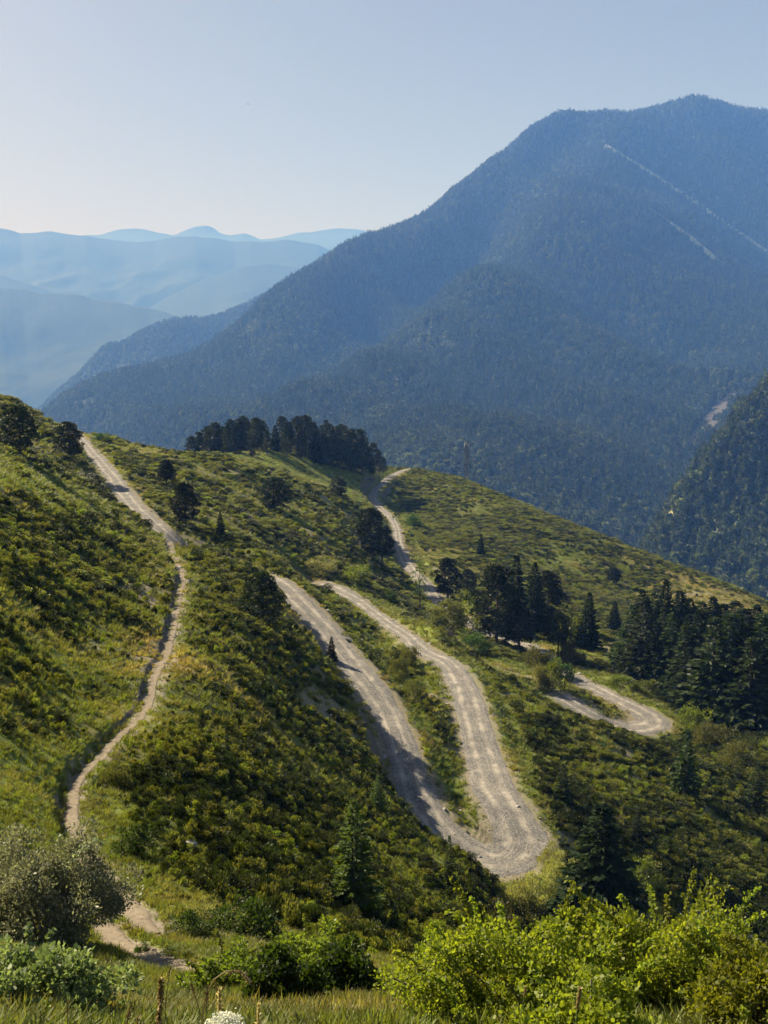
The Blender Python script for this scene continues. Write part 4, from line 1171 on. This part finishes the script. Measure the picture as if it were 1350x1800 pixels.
def bush(kind, k, x, yb, yt, wpx, label, D=None, group=None, name='bush', cat='bush'):
    p = place(x, yb, D); xs, ys = project(p.x, p.y, p.z); m = depth_of(p) / F
    fo, st, sp, W0, H0 = BUSH[kind, k]
    o = thing(name, label, cat, p - Vector((0, 0, .05)), random.random() * 6.28, group, (wpx * m / W0, wpx * m / W0, max(.25, (ys - yt) * m) / H0))
    for nm, me in (('stems', st), ('foliage', fo)): link(bpy.data.objects.new(nm, me), o)
    return o


bush('ivy', 0, 181, 776, 760, 24, 'little round bush on the left skyline right of the road')
bush('ivy', 1, 686, 1060, 1038, 26, 'round dark bush on the grass left of the thin bare larch')
bush('ivy', 2, 729, 926, 904, 22, 'dark round bush on the far hillside beside the road bend with the walker')
bush('ivy', 1, 832, 1147, 1110, 48, 'dark green bush left of the large pine of the central cluster')
bush('bright', 0, 968, 1212, 1162, 46, 'fresh green bush above the faint track by the lower bend')
bush('pale', 1, 950, 1212, 1172, 26, 'greyish bush leaning on the fresh green one by the lower bend')
bush('bright', 1, 826, 1085, 1045, 44, 'light green bush behind the brownish tree in front of the cluster', D=245)
bush('bright', 2, 1008, 1130, 1078, 46, 'light green broadleaf bush between the bare trunked pine and the spruce', D=225)
bush('bright', 0, 1092, 1210, 1186, 46, 'low green bush on the verge above the lower bend, left of the other')
bush('bright', 1, 1136, 1222, 1196, 44, 'low green bush on the verge above the lower bend, nearer the stand')
bush('bright', 2, 1215, 1290, 1240, 52, 'leafy green bush past the outer edge of the lower road bend')
bush('broom', 1, 1250, 1312, 1272, 60, 'olive green bush at the foot of the dark stand')
bush('broom', 2, 1300, 1345, 1305, 60, 'olive green bush on the heather below the dark stand')
bush('broom', 2, 1001, 1166, 1130, 40, 'olive bush at the foot of the bare trunked pine')
bush('bright', 1, 1128, 1562, 1508, 62, 'light green bush in the heather right of the big black spruce')
bush('pale', 0, 905, 1600, 1548, 70, 'pale feathery bush below the hairpin, left of the others')
bush('pale', 1, 948, 1590, 1540, 64, 'pale feathery bush below the hairpin, middle one')
bush('pale', 2, 985, 1560, 1510, 60, 'pale feathery bush at the right end of the hairpin')
bush('pale', 0, 968, 1522, 1488, 44, 'small pale bush clinging to the outer edge of the hairpin')
bush('broom', 0, 930, 1640, 1585, 80, 'olive bush in the ravine under the pale feathery bushes')
bush('broom', 1, 870, 1645, 1590, 80, 'olive bush at the ravine bottom left of the pale bushes')
bush('pale', 2, 560, 1008, 984, 60, 'pale bush on the verge above the wide gravel turnout')
bush('bright', 2, 620, 1020, 992, 50, 'green bush above the gravel turnout, right of the pale one')
bush('ivy', 2, 345, 1644, 1598, 62, 'small dark bush right of the footpath end')
bush('ivy', 0, 428, 1645, 1572, 100, 'dark bush with bright top right of the footpath, larger of the two')
bush('pale', 1, 352, 1622, 1585, 60, 'silvery green bush behind the small dark bush by the footpath')
bush('ivy', 1, 250, 1676, 1654, 26, 'tiny dark tuft bush beside the footpath bend')
bush('bright', 1, 1245, 1668, 1610, 110, 'green bush beyond the rose bushes at lower right')
bush('broom', 2, 700, 1195, 1158, 34, 'olive bush on the strip between the two road legs, upper one')
bush('broom', 0, 722, 1235, 1200, 40, 'olive bush on the strip between the two road legs, lower one')
bush('broom', 1, 722, 1172, 1135, 30, 'dark olive bush on the bank edge where the second leg vanishes')
bush('broom', 1, 205, 1385, 1340, 46, 'olive bush right beside the footpath at its middle bend')
bush('ivy', 2, 230, 1500, 1450, 60, 'green bush right of the footpath above the silvery willow')

bush('broom', 0, 946, 1176, 1138, 52, 'olive bush in front of the hidden stretch of the lower road, left one')
bush('ivy', 1, 984, 1194, 1158, 44, 'dark green bush in front of the hidden stretch of the lower road')
# round-headed brownish tree in front of the cluster
fo, st, sp = bush_meshes(55, 4.6, 5.6, 60, 90, .26, 'broom', .32, low=.28, clump=.75, stems=14)
p = place(790, 1118); s = (project(*p)[1] - 1049) * depth_of(p) / F / 5.6
o = thing('deciduous_tree', 'brownish round headed broadleaf tree in front of the central conifers', 'tree', p, .4, None, (s * 1.05, s * 1.05, s))
for nm, me in (('trunk', st), ('crown', fo)): link(bpy.data.objects.new(nm, me), o)


def big_bush(label, name, seed, x, yb, yt, wpx, D, mat, leaf, clumps, nleaf, cat='bush', **kw):
    p = place(x, yb, D); xs, ys = project(p.x, p.y, p.z); m = depth_of(p) / F
    W, H = wpx * m, max(.3, (ys - yt) * m)
    fo, st, sp = bush_meshes(seed, W, H, clumps, nleaf, leaf, mat, six=True, **kw)
    o = thing(name, label, cat, p - Vector((0, 0, .05)))
    for nm, me in [('stems', st), ('foliage', fo)] + [('arching_shoot', q) for q in sp]: link(bpy.data.objects.new(nm, me), o)
    return o


big_bush('large silvery grey willow bush at the left edge beside the footpath', 'willow_bush', 201, 78, 1690, 1463, 255, 21.5, 'willow', .085, 230, 200, wid=.24, up=.6, spread=.6, clump=.42, sprays=5, stems=20)
big_bush('pale leaved bramble in the bottom left corner of the picture', 'bramble_bush', 202, 60, 1810, 1672, 270, 7.0, 'bramble', .045, 90, 95, wid=.38, clump=.13, sprays=10, stems=16, up=.2)
big_bush('tall dark ivy covered bush at the bottom left of centre', 'ivy_bush', 203, 492, 1800, 1652, 120, 10.5, 'ivy', .055, 70, 110, wid=.4, clump=.16, stems=10)
big_bush('dark rounded ivy bush just right of the taller one', 'ivy_bush', 204, 608, 1760, 1645, 105, 12.5, 'ivy', .06, 60, 105, wid=.4, clump=.17, stems=10)
big_bush('yellow green bush between the footpath end and the ivy bushes', 'leafy_bush', 205, 405, 1735, 1655, 120, 15, 'bright', .06, 55, 90, wid=.36, clump=.17, stems=12, sprays=6)
big_bush('bright yellow green bush behind the two ivy bushes', 'leafy_bush', 206, 545, 1712, 1632, 150, 19, 'bright', .075, 60, 90, wid=.36, clump=.24, stems=10, sprays=4)
big_bush('big bright green wild rose bush filling the foreground right of centre', 'rose_bush', 207, 925, 1850, 1610, 400, 7.2, 'rose', .036, 230, 150, wid=.36, clump=.17, sprays=26, stems=40, flat=.7)
big_bush('wild rose bush at lower right with tall loose shoots against the dark slope', 'rose_bush', 208, 1165, 1850, 1585, 330, 7.6, 'rose', .037, 200, 140, wid=.36, clump=.18, sprays=34, stems=34, flat=.7)
big_bush('wild rose bush cut off by the bottom right corner of the picture', 'rose_bush', 209, 1330, 1850, 1640, 230, 6.4, 'rose', .034, 130, 140, wid=.36, clump=.14, sprays=14, stems=24, flat=.8)
big_bush('low wild rose bush nearest the viewer along the bottom edge, right of centre', 'rose_bush', 211, 1040, 1900, 1730, 330, 4.7, 'rose', .030, 130, 130, wid=.36, clump=.12, sprays=10, stems=20, flat=.6)
big_bush('wild rose sprig bush left of the big one at the meadow edge', 'rose_bush', 210, 765, 1770, 1655, 150, 11.5, 'rose', .045, 70, 90, wid=.36, clump=.17, sprays=10, stems=14)


# ------------------------------------------------------------------ rocks
def boulder(x, y, size, label, seed, D=None):
    p = place(x, y, D); me = stone(seed).data.copy()
    o = link(bpy.data.objects.new('boulder', me)); o.location = p + Vector((0, 0, size * .15)); o.scale = (size, size * .8, size * .65); o.rotation_euler = (.2, .1, seed)
    o['label'] = label; o['category'] = 'rock'
    b = o.modifiers.new('worn', 'BEVEL'); b.width = .12; b.segments = 2
    return o


boulder(671, 1143, .62, 'pale grey boulder on the strip between the road legs, the larger one', 2)
boulder(655, 1138, .42, 'dark grey boulder on the strip between the road legs, left of the pale one', 3)
boulder(640, 1124, .38, 'small whitish boulder highest of three on the strip between the road legs', 4)
boulder(1163, 1655, .75, 'round grey boulder glimpsed between the tall rose shoots at lower right', 5, 60)
boulder(335, 1485, .34, 'grey boulder lying in the scrub right of the footpath', 6)


# ------------------------------------------------------------------ the mast behind the far hill
def beams(segs, r, k=5):
    B = Bag()
    for a, b in segs: B.add(tube(np.array([a, b], float), [r, r], k))
    return B


p = ray(820, 848, 640); zb = float(height(p[0], p[1])[0])
top = ray(820, 772, 640)[2]
Hm = top - zb
mast = thing('radio_mast', 'slim grey lattice radio mast with antennas beyond the far hillside', 'mast', (p[0], p[1], zb - .1), .3)
def wm(z): return 1.3 - .5 * z / Hm
cor = lambda z: [np.array([wm(z) * sx, wm(z) * sy, z]) for sx, sy in ((1, 1), (-1, 1), (-1, -1), (1, -1))]
for q in range(4):
    beams([(cor(0)[q], cor(Hm * .97)[q])], .15, 6).obj('leg', MAT['steel'], mast)
nb = 15; segs = []
for i in range(nb):
    a, b = cor(Hm * .97 * i / nb), cor(Hm * .97 * (i + 1) / nb)
    for q in range(4):
        segs += [((a[q], b[(q + 1) % 4]) if i % 2 else (a[(q + 1) % 4], b[q])), (b[q], b[(q + 1) % 4])]
beams(segs, .055, 4).obj('bracing', MAT['steel'], mast)
for i in range(6):
    a = i / 6 * 6.283; c = np.array([math.cos(a) * 1.55, math.sin(a) * 1.55, Hm * (.86 if i % 2 else .89)])
    m_ = box('panel_antenna', (-.2, -.35, -1.3), (.2, .35, 1.3), MAT['white']) if 'box' in globals() else None
    if m_ is not None: m_.parent = mast; m_.location = c; m_.rotation_euler = (0, 0, a)
for q in (.82, .93): beams([((-1.6, 0, Hm * q), (1.6, 0, Hm * q)), ((0, -1.6, Hm * q), (0, 1.6, Hm * q))], .07, 5).obj('antenna_bracket', MAT['steel'], mast)
beams([((0, 0, Hm * .95), (0, 0, Hm * 1.0))], .07, 6).obj('lightning_rod', MAT['steel'], mast)
for zz, a in ((.74, 4.2), (.68, 5.0), (.62, 4.5)):
    B = Bag(); t = np.linspace(0, 1, 6); B.add(tube(np.stack([.45 * t, 0 * t, 0 * t], 1), .05 + .6 * np.sqrt(t), 14))
    d_ = B.obj('dish_antenna', MAT['white'], mast, smooth=True); d_.location = (math.cos(a) * .9, math.sin(a) * .9, Hm * zz); d_.rotation_euler = (0, 0, a)


# ------------------------------------------------------------------ the walker on the far road
def skin(name, V, E, Rr, mat, parent, root=0, sub=2):
    me = bpy.data.meshes.new(name); me.from_pydata(V, E, []); me.update()
    o = link(bpy.data.objects.new(name, me), parent); me.materials.append(mat)
    md = o.modifiers.new('skin', 'SKIN'); md.use_smooth_shade = True
    sv = me.skin_vertices[0].data
    for i, r in enumerate(Rr):
        sv[i].radius = (r, r) if not isinstance(r, tuple) else r
    sv[root].use_root = True
    s = o.modifiers.new('smooth', 'SUBSURF'); s.levels = sub; s.render_levels = sub
    return o


MAT['skin'] = flat_mat('skin', (.48, .30, .21), .6, .3, .05)
MAT['jacket'] = flat_mat('dark_jacket', (.028, .030, .040), .85, .2, .15)
MAT['trousers'] = flat_mat('dark_trousers', (.022, .022, .026), .85, .2, .15)
MAT['hair'] = flat_mat('dark_hair', (.02, .014, .01), .6, .3, .2)
MAT['boot'] = flat_mat('brown_boots', (.06, .04, .03), .7, .3, .2)
wp = place(691, 914)
walker = thing('person', 'person in dark clothes walking along the far gravel road', 'person', wp + Vector((0, 0, .1)), .35)
BV = [(0, 0, .95), (0, .01, 1.12), (0, .02, 1.30), (0, .02, 1.44), (0, 0, 1.53), (0, -.01, 1.62), (0, -.02, 1.70),
      (.18, .02, 1.42), (.23, .06, 1.16), (.22, -.06, .93), (-.18, .02, 1.42), (-.23, -.03, 1.16), (-.23, -.17, .95),
      (.10, 0, .90), (.11, -.14, .50), (.11, -.10, .09), (.11, -.24, .05), (-.10, 0, .90), (-.11, .10, .50), (-.11, .30, .13), (-.11, .20, .05)]
BE = [(0, 1), (1, 2), (2, 3), (3, 4), (4, 5), (5, 6), (3, 7), (7, 8), (8, 9), (3, 10), (10, 11), (11, 12), (0, 13), (13, 14), (14, 15), (15, 16), (0, 17), (17, 18), (18, 19), (19, 20)]
BR = [.13, .12, .14, .11, .055, .095, .075, .06, .045, .035, .06, .045, .035, .085, .06, .042, .035, .085, .06, .042, .035]
skin('body', BV, BE, BR, MAT['skin'], walker)
JV = [BV[i] for i in (0, 1, 2, 3, 7, 8, 10, 11)] + [(.22, -.05, .97), (-.23, -.15, .99)]
skin('jacket', JV, [(0, 1), (1, 2), (2, 3), (3, 4), (4, 5), (5, 8), (3, 6), (6, 7), (7, 9)], [.155, .145, .165, .13, .08, .062, .08, .062, .05, .05], MAT['jacket'], walker)
TV = [BV[i] for i in (0, 13, 14, 15, 17, 18, 19)]
skin('trousers', TV, [(0, 1), (1, 2), (2, 3), (0, 4), (4, 5), (5, 6)], [.145, .105, .08, .062, .105, .08, .062], MAT['trousers'], walker)
skin('hair', [(0, .03, 1.60), (0, .02, 1.68), (0, -.01, 1.735)], [(0, 1), (1, 2)], [.08, .095, .06], MAT['hair'], walker, 1)
for a, b in (((.11, -.08, .05), (.11, -.25, .04)), ((-.11, .32, .08), (-.11, .19, .03))):
    skin('boot', [a, b], [(0, 1)], [.058, .045], MAT['boot'], walker)


# ------------------------------------------------------------------ two birds high in the sky
MAT['bird'] = flat_mat('dark_feathers', (.02, .02, .022), .7, .2, .1)
for (x, y, D, s, lab, tilt) in ((436, 183, 200, .46, 'dark bird gliding in the open sky, the lower one', .35), (447, 174, 230, .36, 'faint bird gliding in the open sky, the higher smaller one', -.5)):
    b = thing('bird', lab, 'bird', ray(x, y, D), tilt + 1.2, None, s)
    skin('body', [(0, -.35, -.02), (0, -.2, 0), (0, 0, 0), (0, .25, .02), (0, .34, .05), (0, .44, .04)], [(0, 1), (1, 2), (2, 3), (3, 4), (4, 5)], [(.05, .02), .07, .1, .07, .06, .012], MAT['bird'], b, 2)
    for sx in (-1, 1):
        Wv = [(0, .16, .03), (.28, .2, .12), (.6, .08, .1), (.85, -.12, .06), (.55, -.1, .08), (.25, -.08, .1), (0, -.12, .03)]
        v = [(sx * a, c, d) for a, c, d in Wv] + [(sx * a, c, d - .02) for a, c, d in Wv]; k = len(Wv)
        me = bpy.data.meshes.new('wing'); me.from_pydata(v, [], [tuple(range(k)), tuple(range(2 * k - 1, k - 1, -1))] + [(i, (i + 1) % k, k + (i + 1) % k, k + i) for i in range(k)])
        me.materials.append(MAT['bird']); link(bpy.data.objects.new('wing', me), b)
    me = bpy.data.meshes.new('tail'); me.from_pydata([(-.04, -.3, 0), (.04, -.3, 0), (.1, -.58, 0), (-.1, -.58, 0), (-.04, -.3, -.02), (.04, -.3, -.02), (.1, -.58, -.02), (-.1, -.58, -.02)], [], [(0, 1, 2, 3), (7, 6, 5, 4), (0, 4, 5, 1), (1, 5, 6, 2), (2, 6, 7, 3), (3, 7, 4, 0)])
    me.materials.append(MAT['bird']); link(bpy.data.objects.new('tail', me), b)


# ------------------------------------------------------------------ herbs right in front of the viewpoint
MAT['stemg'] = flat_mat('green_stem', (.11, .14, .04), .7, .3, .2, 30)
MAT['straw'] = leaf_mat('straw', (.30, .23, .10), (.50, .42, .22), .35, (1.2, 1.1, .8))
MAT['brownstem'] = flat_mat('dry_stem', (.09, .07, .045), .8, .2, .3, 30)
MAT['petal'] = leaf_mat('white_petals', (.55, .56, .45), (.80, .80, .68), .3, (1.1, 1.1, 1.0))
MAT['seed'] = leaf_mat('seed_capsules', (.13, .09, .03), (.36, .27, .10), .25, (1.2, 1.1, .7))


def herb(name, label, x, yt, D, cat='plant', bend=(0, 0), stem='stemg', r=.004, n=14, rz=0):
    """stem from the ground up to the survey point; returns thing, the stem line and its tip"""
    T = np.array(ray(x, yt, D)); gx_, gy_ = T[0] - bend[0], T[1] - bend[1]
    gz = float(height(gx_, gy_)[0])
    o = thing(name, label, cat, (gx_, gy_, gz))
    tip = T - np.array([gx_, gy_, gz]); t = np.linspace(0, 1, n)
    P = np.stack([tip[0] * t ** 2.2, tip[1] * t ** 2.2, tip[2] * t], 1); P[0, 2] = -.04
    B = Bag(); B.add(tube(P, r * (1 - .6 * t), 6)); B.obj('stem', MAT[stem], o, smooth=True)
    return o, P


hg = np.random.default_rng(77)
# dried mullein spike
o, P = herb('mullein_stalk', 'brown knobbly dried mullein spike standing in the grass at the bottom left', 283, 1722, 3.7, bend=(.03, 0), stem='brownstem', r=.006)
L_ = np.linalg.norm(P[-1]); n = 420; t = hg.uniform(.62, 1.0, n); C = np.stack([np.interp(t, np.linspace(0, 1, len(P)), P[:, k]) for k in range(3)], 1)
A = unit(hg.normal(size=(n, 3)) + np.array([0, 0, .3])); B = Bag(); B.add(leaves6(C + A * .003, A, .015 * hg.uniform(.5, 1.2, n), .5, hg), v=np.repeat(hg.random(n), 6)); B.obj('seed_head', MAT['seed'], o)
# timothy heads
for (x, yt, D, ln, lab) in ((1020, 1738, 3.3, .085, 'pale timothy grass head in front of the big rose bush'), (924, 1735, 4.2, .05, 'thin whitish grass head left of the thick timothy head')):
    o, P = herb('timothy_grass', lab, x, yt, D, bend=(.04, 0), r=.0025)
    n = 700 if ln > .06 else 260; t = hg.random(n) * ln; tipv = unit(P[-1] - P[-2]); C = P[-1] - tipv * t[:, None]
    A = unit(hg.normal(size=(n, 3))); A = A - tipv * (A @ tipv)[:, None]; A = unit(A) + tipv * .9
    B = Bag(); B.add(leaves(C, A, (.0115 if ln > .06 else .009) * hg.uniform(.7, 1.1, n), .22, hg), v=rep4(hg.random(n))); B.obj('seed_head', MAT['straw'], o)
for (x, yt, D, lab) in ((386, 1742, 2.7, 'feathery pale grass head rising above the white flower'), (455, 1768, 2.9, 'short pale grass head right of the white flower')):
    o, P = herb('grass_stalk', lab, x, yt, D, bend=(.02, 0), r=.0022, stem='stemg')
    n = 150; t = hg.random(n) * .085; tipv = unit(P[-1] - P[-2]); C = P[-1] - tipv * t[:, None]
    A = hg.normal(size=(n, 3)) * .5 + tipv * 1.2; B = Bag(); B.add(leaves(C, A, .016 * hg.uniform(.6, 1.2, n), .2, hg), v=rep4(hg.random(n))); B.obj('seed_head', MAT['straw'], o)
# wild carrot umbel
o, P = herb('wild_carrot', 'white domed umbel flower cut off by the bottom edge of the picture', 394, 1792, 2.35, 'flower', bend=(.02, .02), r=.0035)
tip = P[-1]; B = Bag(); S_ = Bag()
nu = 46
for i in range(nu):
    a = i * 2.399; q = math.sqrt((i + .5) / nu); c = tip + np.array([math.cos(a) * .046 * q, math.sin(a) * .046 * q, -.022 * q * q])
    S_.add(tube(np.array([tip - np.array([0, 0, .06]), (tip - np.array([0, 0, .06])) * .4 + c * .6 - np.array([0, 0, .006]), c]), [.001, .0008, .0006], 4))
    n = 16; d = hg.normal(size=(n, 3)) * np.array([.0058, .0058, .0018])
    B.add(leaves6(c + d, hg.normal(size=(n, 3)) + np.array([0, 0, .6]), .0062, .5, hg), v=np.repeat(hg.random(n), 6))
B.obj('umbel', MAT['petal'], o); S_.obj('umbel_ray', MAT['stemg'], o)
# nodding stem
T0 = np.array(ray(362, 1760, 4.0)); gz = float(height(T0[0], T0[1])[0]); o = thing('grass_stalk', 'tall dry grass stalk bowing over to the right in the foreground', 'plant', (T0[0], T0[1], gz))
pts = [np.array(ray(x, y, 4.0)) - np.array([T0[0], T0[1], gz]) for x, y in ((355, 1790), (362, 1750), (376, 1722), (398, 1707), (420, 1704), (432, 1716), (437, 1726))]
pts = [np.array([0, 0, -.04])] + pts
B = Bag(); B.add(tube(np.array(pts), np.linspace(.0042, .0015, len(pts)), 6)); B.obj('stem', MAT['straw'], o, smooth=True)
n = 60; k = hg.integers(5, 8, n); f = hg.random(n)[:, None]; pa = np.array(pts); C = pa[k - 1] * (1 - f) + pa[k] * f
B = Bag(); B.add(leaves(C, np.array([.5, 0, -.5]) + hg.normal(size=(n, 3)) * .4, .022, .15, hg), v=rep4(hg.random(n))); B.obj('seed_head', MAT['straw'], o)
# dark thin stalks and more grass stems
STALK = 'thin dark dry stalk standing among the foreground grass'
for i, (x, yt, D) in enumerate(((365, 1735, 3.4), (377, 1725, 4.2), (336, 1730, 4.6), (228, 1772, 3.2), (243, 1785, 3.1), (412, 1782, 2.8), (300, 1700, 6.0), (700, 1732, 6.5), (118, 1760, 4.5))):
    o, P = herb('dry_stalk', STALK, x, yt, D, bend=(hg.normal(0, .05), 0), stem='brownstem', r=.0035); o['group'] = 'dark dry stalks in the foreground grass'
    n = 30; t = hg.random(n) * .07; tipv = unit(P[-1] - P[-2]); C = P[-1] - tipv * t[:, None]
    B = Bag(); B.add(leaves(C, hg.normal(size=(n, 3)) * .5 + tipv, .014, .25, hg), v=rep4(hg.random(n) * .3)); B.obj('seed_head', MAT['seed'], o)

# ------------------------------------------------------------------ camera, sun, sky
cam = bpy.data.objects.new('camera', bpy.data.cameras.new('camera')); COL.objects.link(cam)
cam.data.sensor_fit = 'VERTICAL'; cam.data.sensor_height = 24; cam.data.lens = 24.0
cam.data.clip_start = .05; cam.data.clip_end = 60000
cam.rotation_euler = (math.pi / 2 - PITCH, 0, 0)
scene.camera = cam
SUN_AZ, SUN_EL = math.radians(50), math.radians(34.5)       # left of the view, above the horizon
sd = Vector((-math.sin(SUN_AZ) * math.cos(SUN_EL), math.cos(SUN_AZ) * math.cos(SUN_EL), math.sin(SUN_EL)))
sun = bpy.data.objects.new('sun', bpy.data.lights.new('sun', 'SUN')); COL.objects.link(sun)
sun.data.energy = 4.7; sun.data.angle = math.radians(.5); sun.data.color = (1, .93, .80)
sun.rotation_euler = sd.to_track_quat('Z', 'Y').to_euler(); sun.location = (0, 0, 50)
w = bpy.data.worlds.new('World'); scene.world = w; w.use_nodes = True
nt = w.node_tree; bg = nt.nodes['Background']
sky = nt.nodes.new('ShaderNodeTexSky'); sky.sky_type = 'NISHITA'; sky.sun_disc = False
sky.sun_elevation = SUN_EL; sky.sun_rotation = -SUN_AZ; sky.altitude = 1400
sky.air_density = 1.1; sky.dust_density = 4.0; sky.ozone_density = .5
gam = nt.nodes.new('ShaderNodeGamma'); gam.inputs[1].default_value = .65
tin = nt.nodes.new('ShaderNodeMix'); tin.data_type = 'RGBA'; tin.blend_type = 'MULTIPLY'; tin.inputs[0].default_value = 1; tin.inputs[7].default_value = (1.025, .995, .985, 1)
nt.links.new(sky.outputs[0], gam.inputs[0]); nt.links.new(gam.outputs[0], tin.inputs[6]); nt.links.new(tin.outputs[2], bg.inputs[0]); bg.inputs[1].default_value = .056
scene.view_settings.view_transform = 'Standard'; scene.view_settings.look = 'None'
scene.view_settings.exposure = 1.6
scene.cycles.max_bounces = 6; scene.cycles.diffuse_bounces = 2; scene.cycles.transmission_bounces = 3; scene.cycles.volume_bounces = 1
scene.cycles.transparent_max_bounces = 4; scene.cycles.glossy_bounces = 2
scene.cycles.use_denoising = True
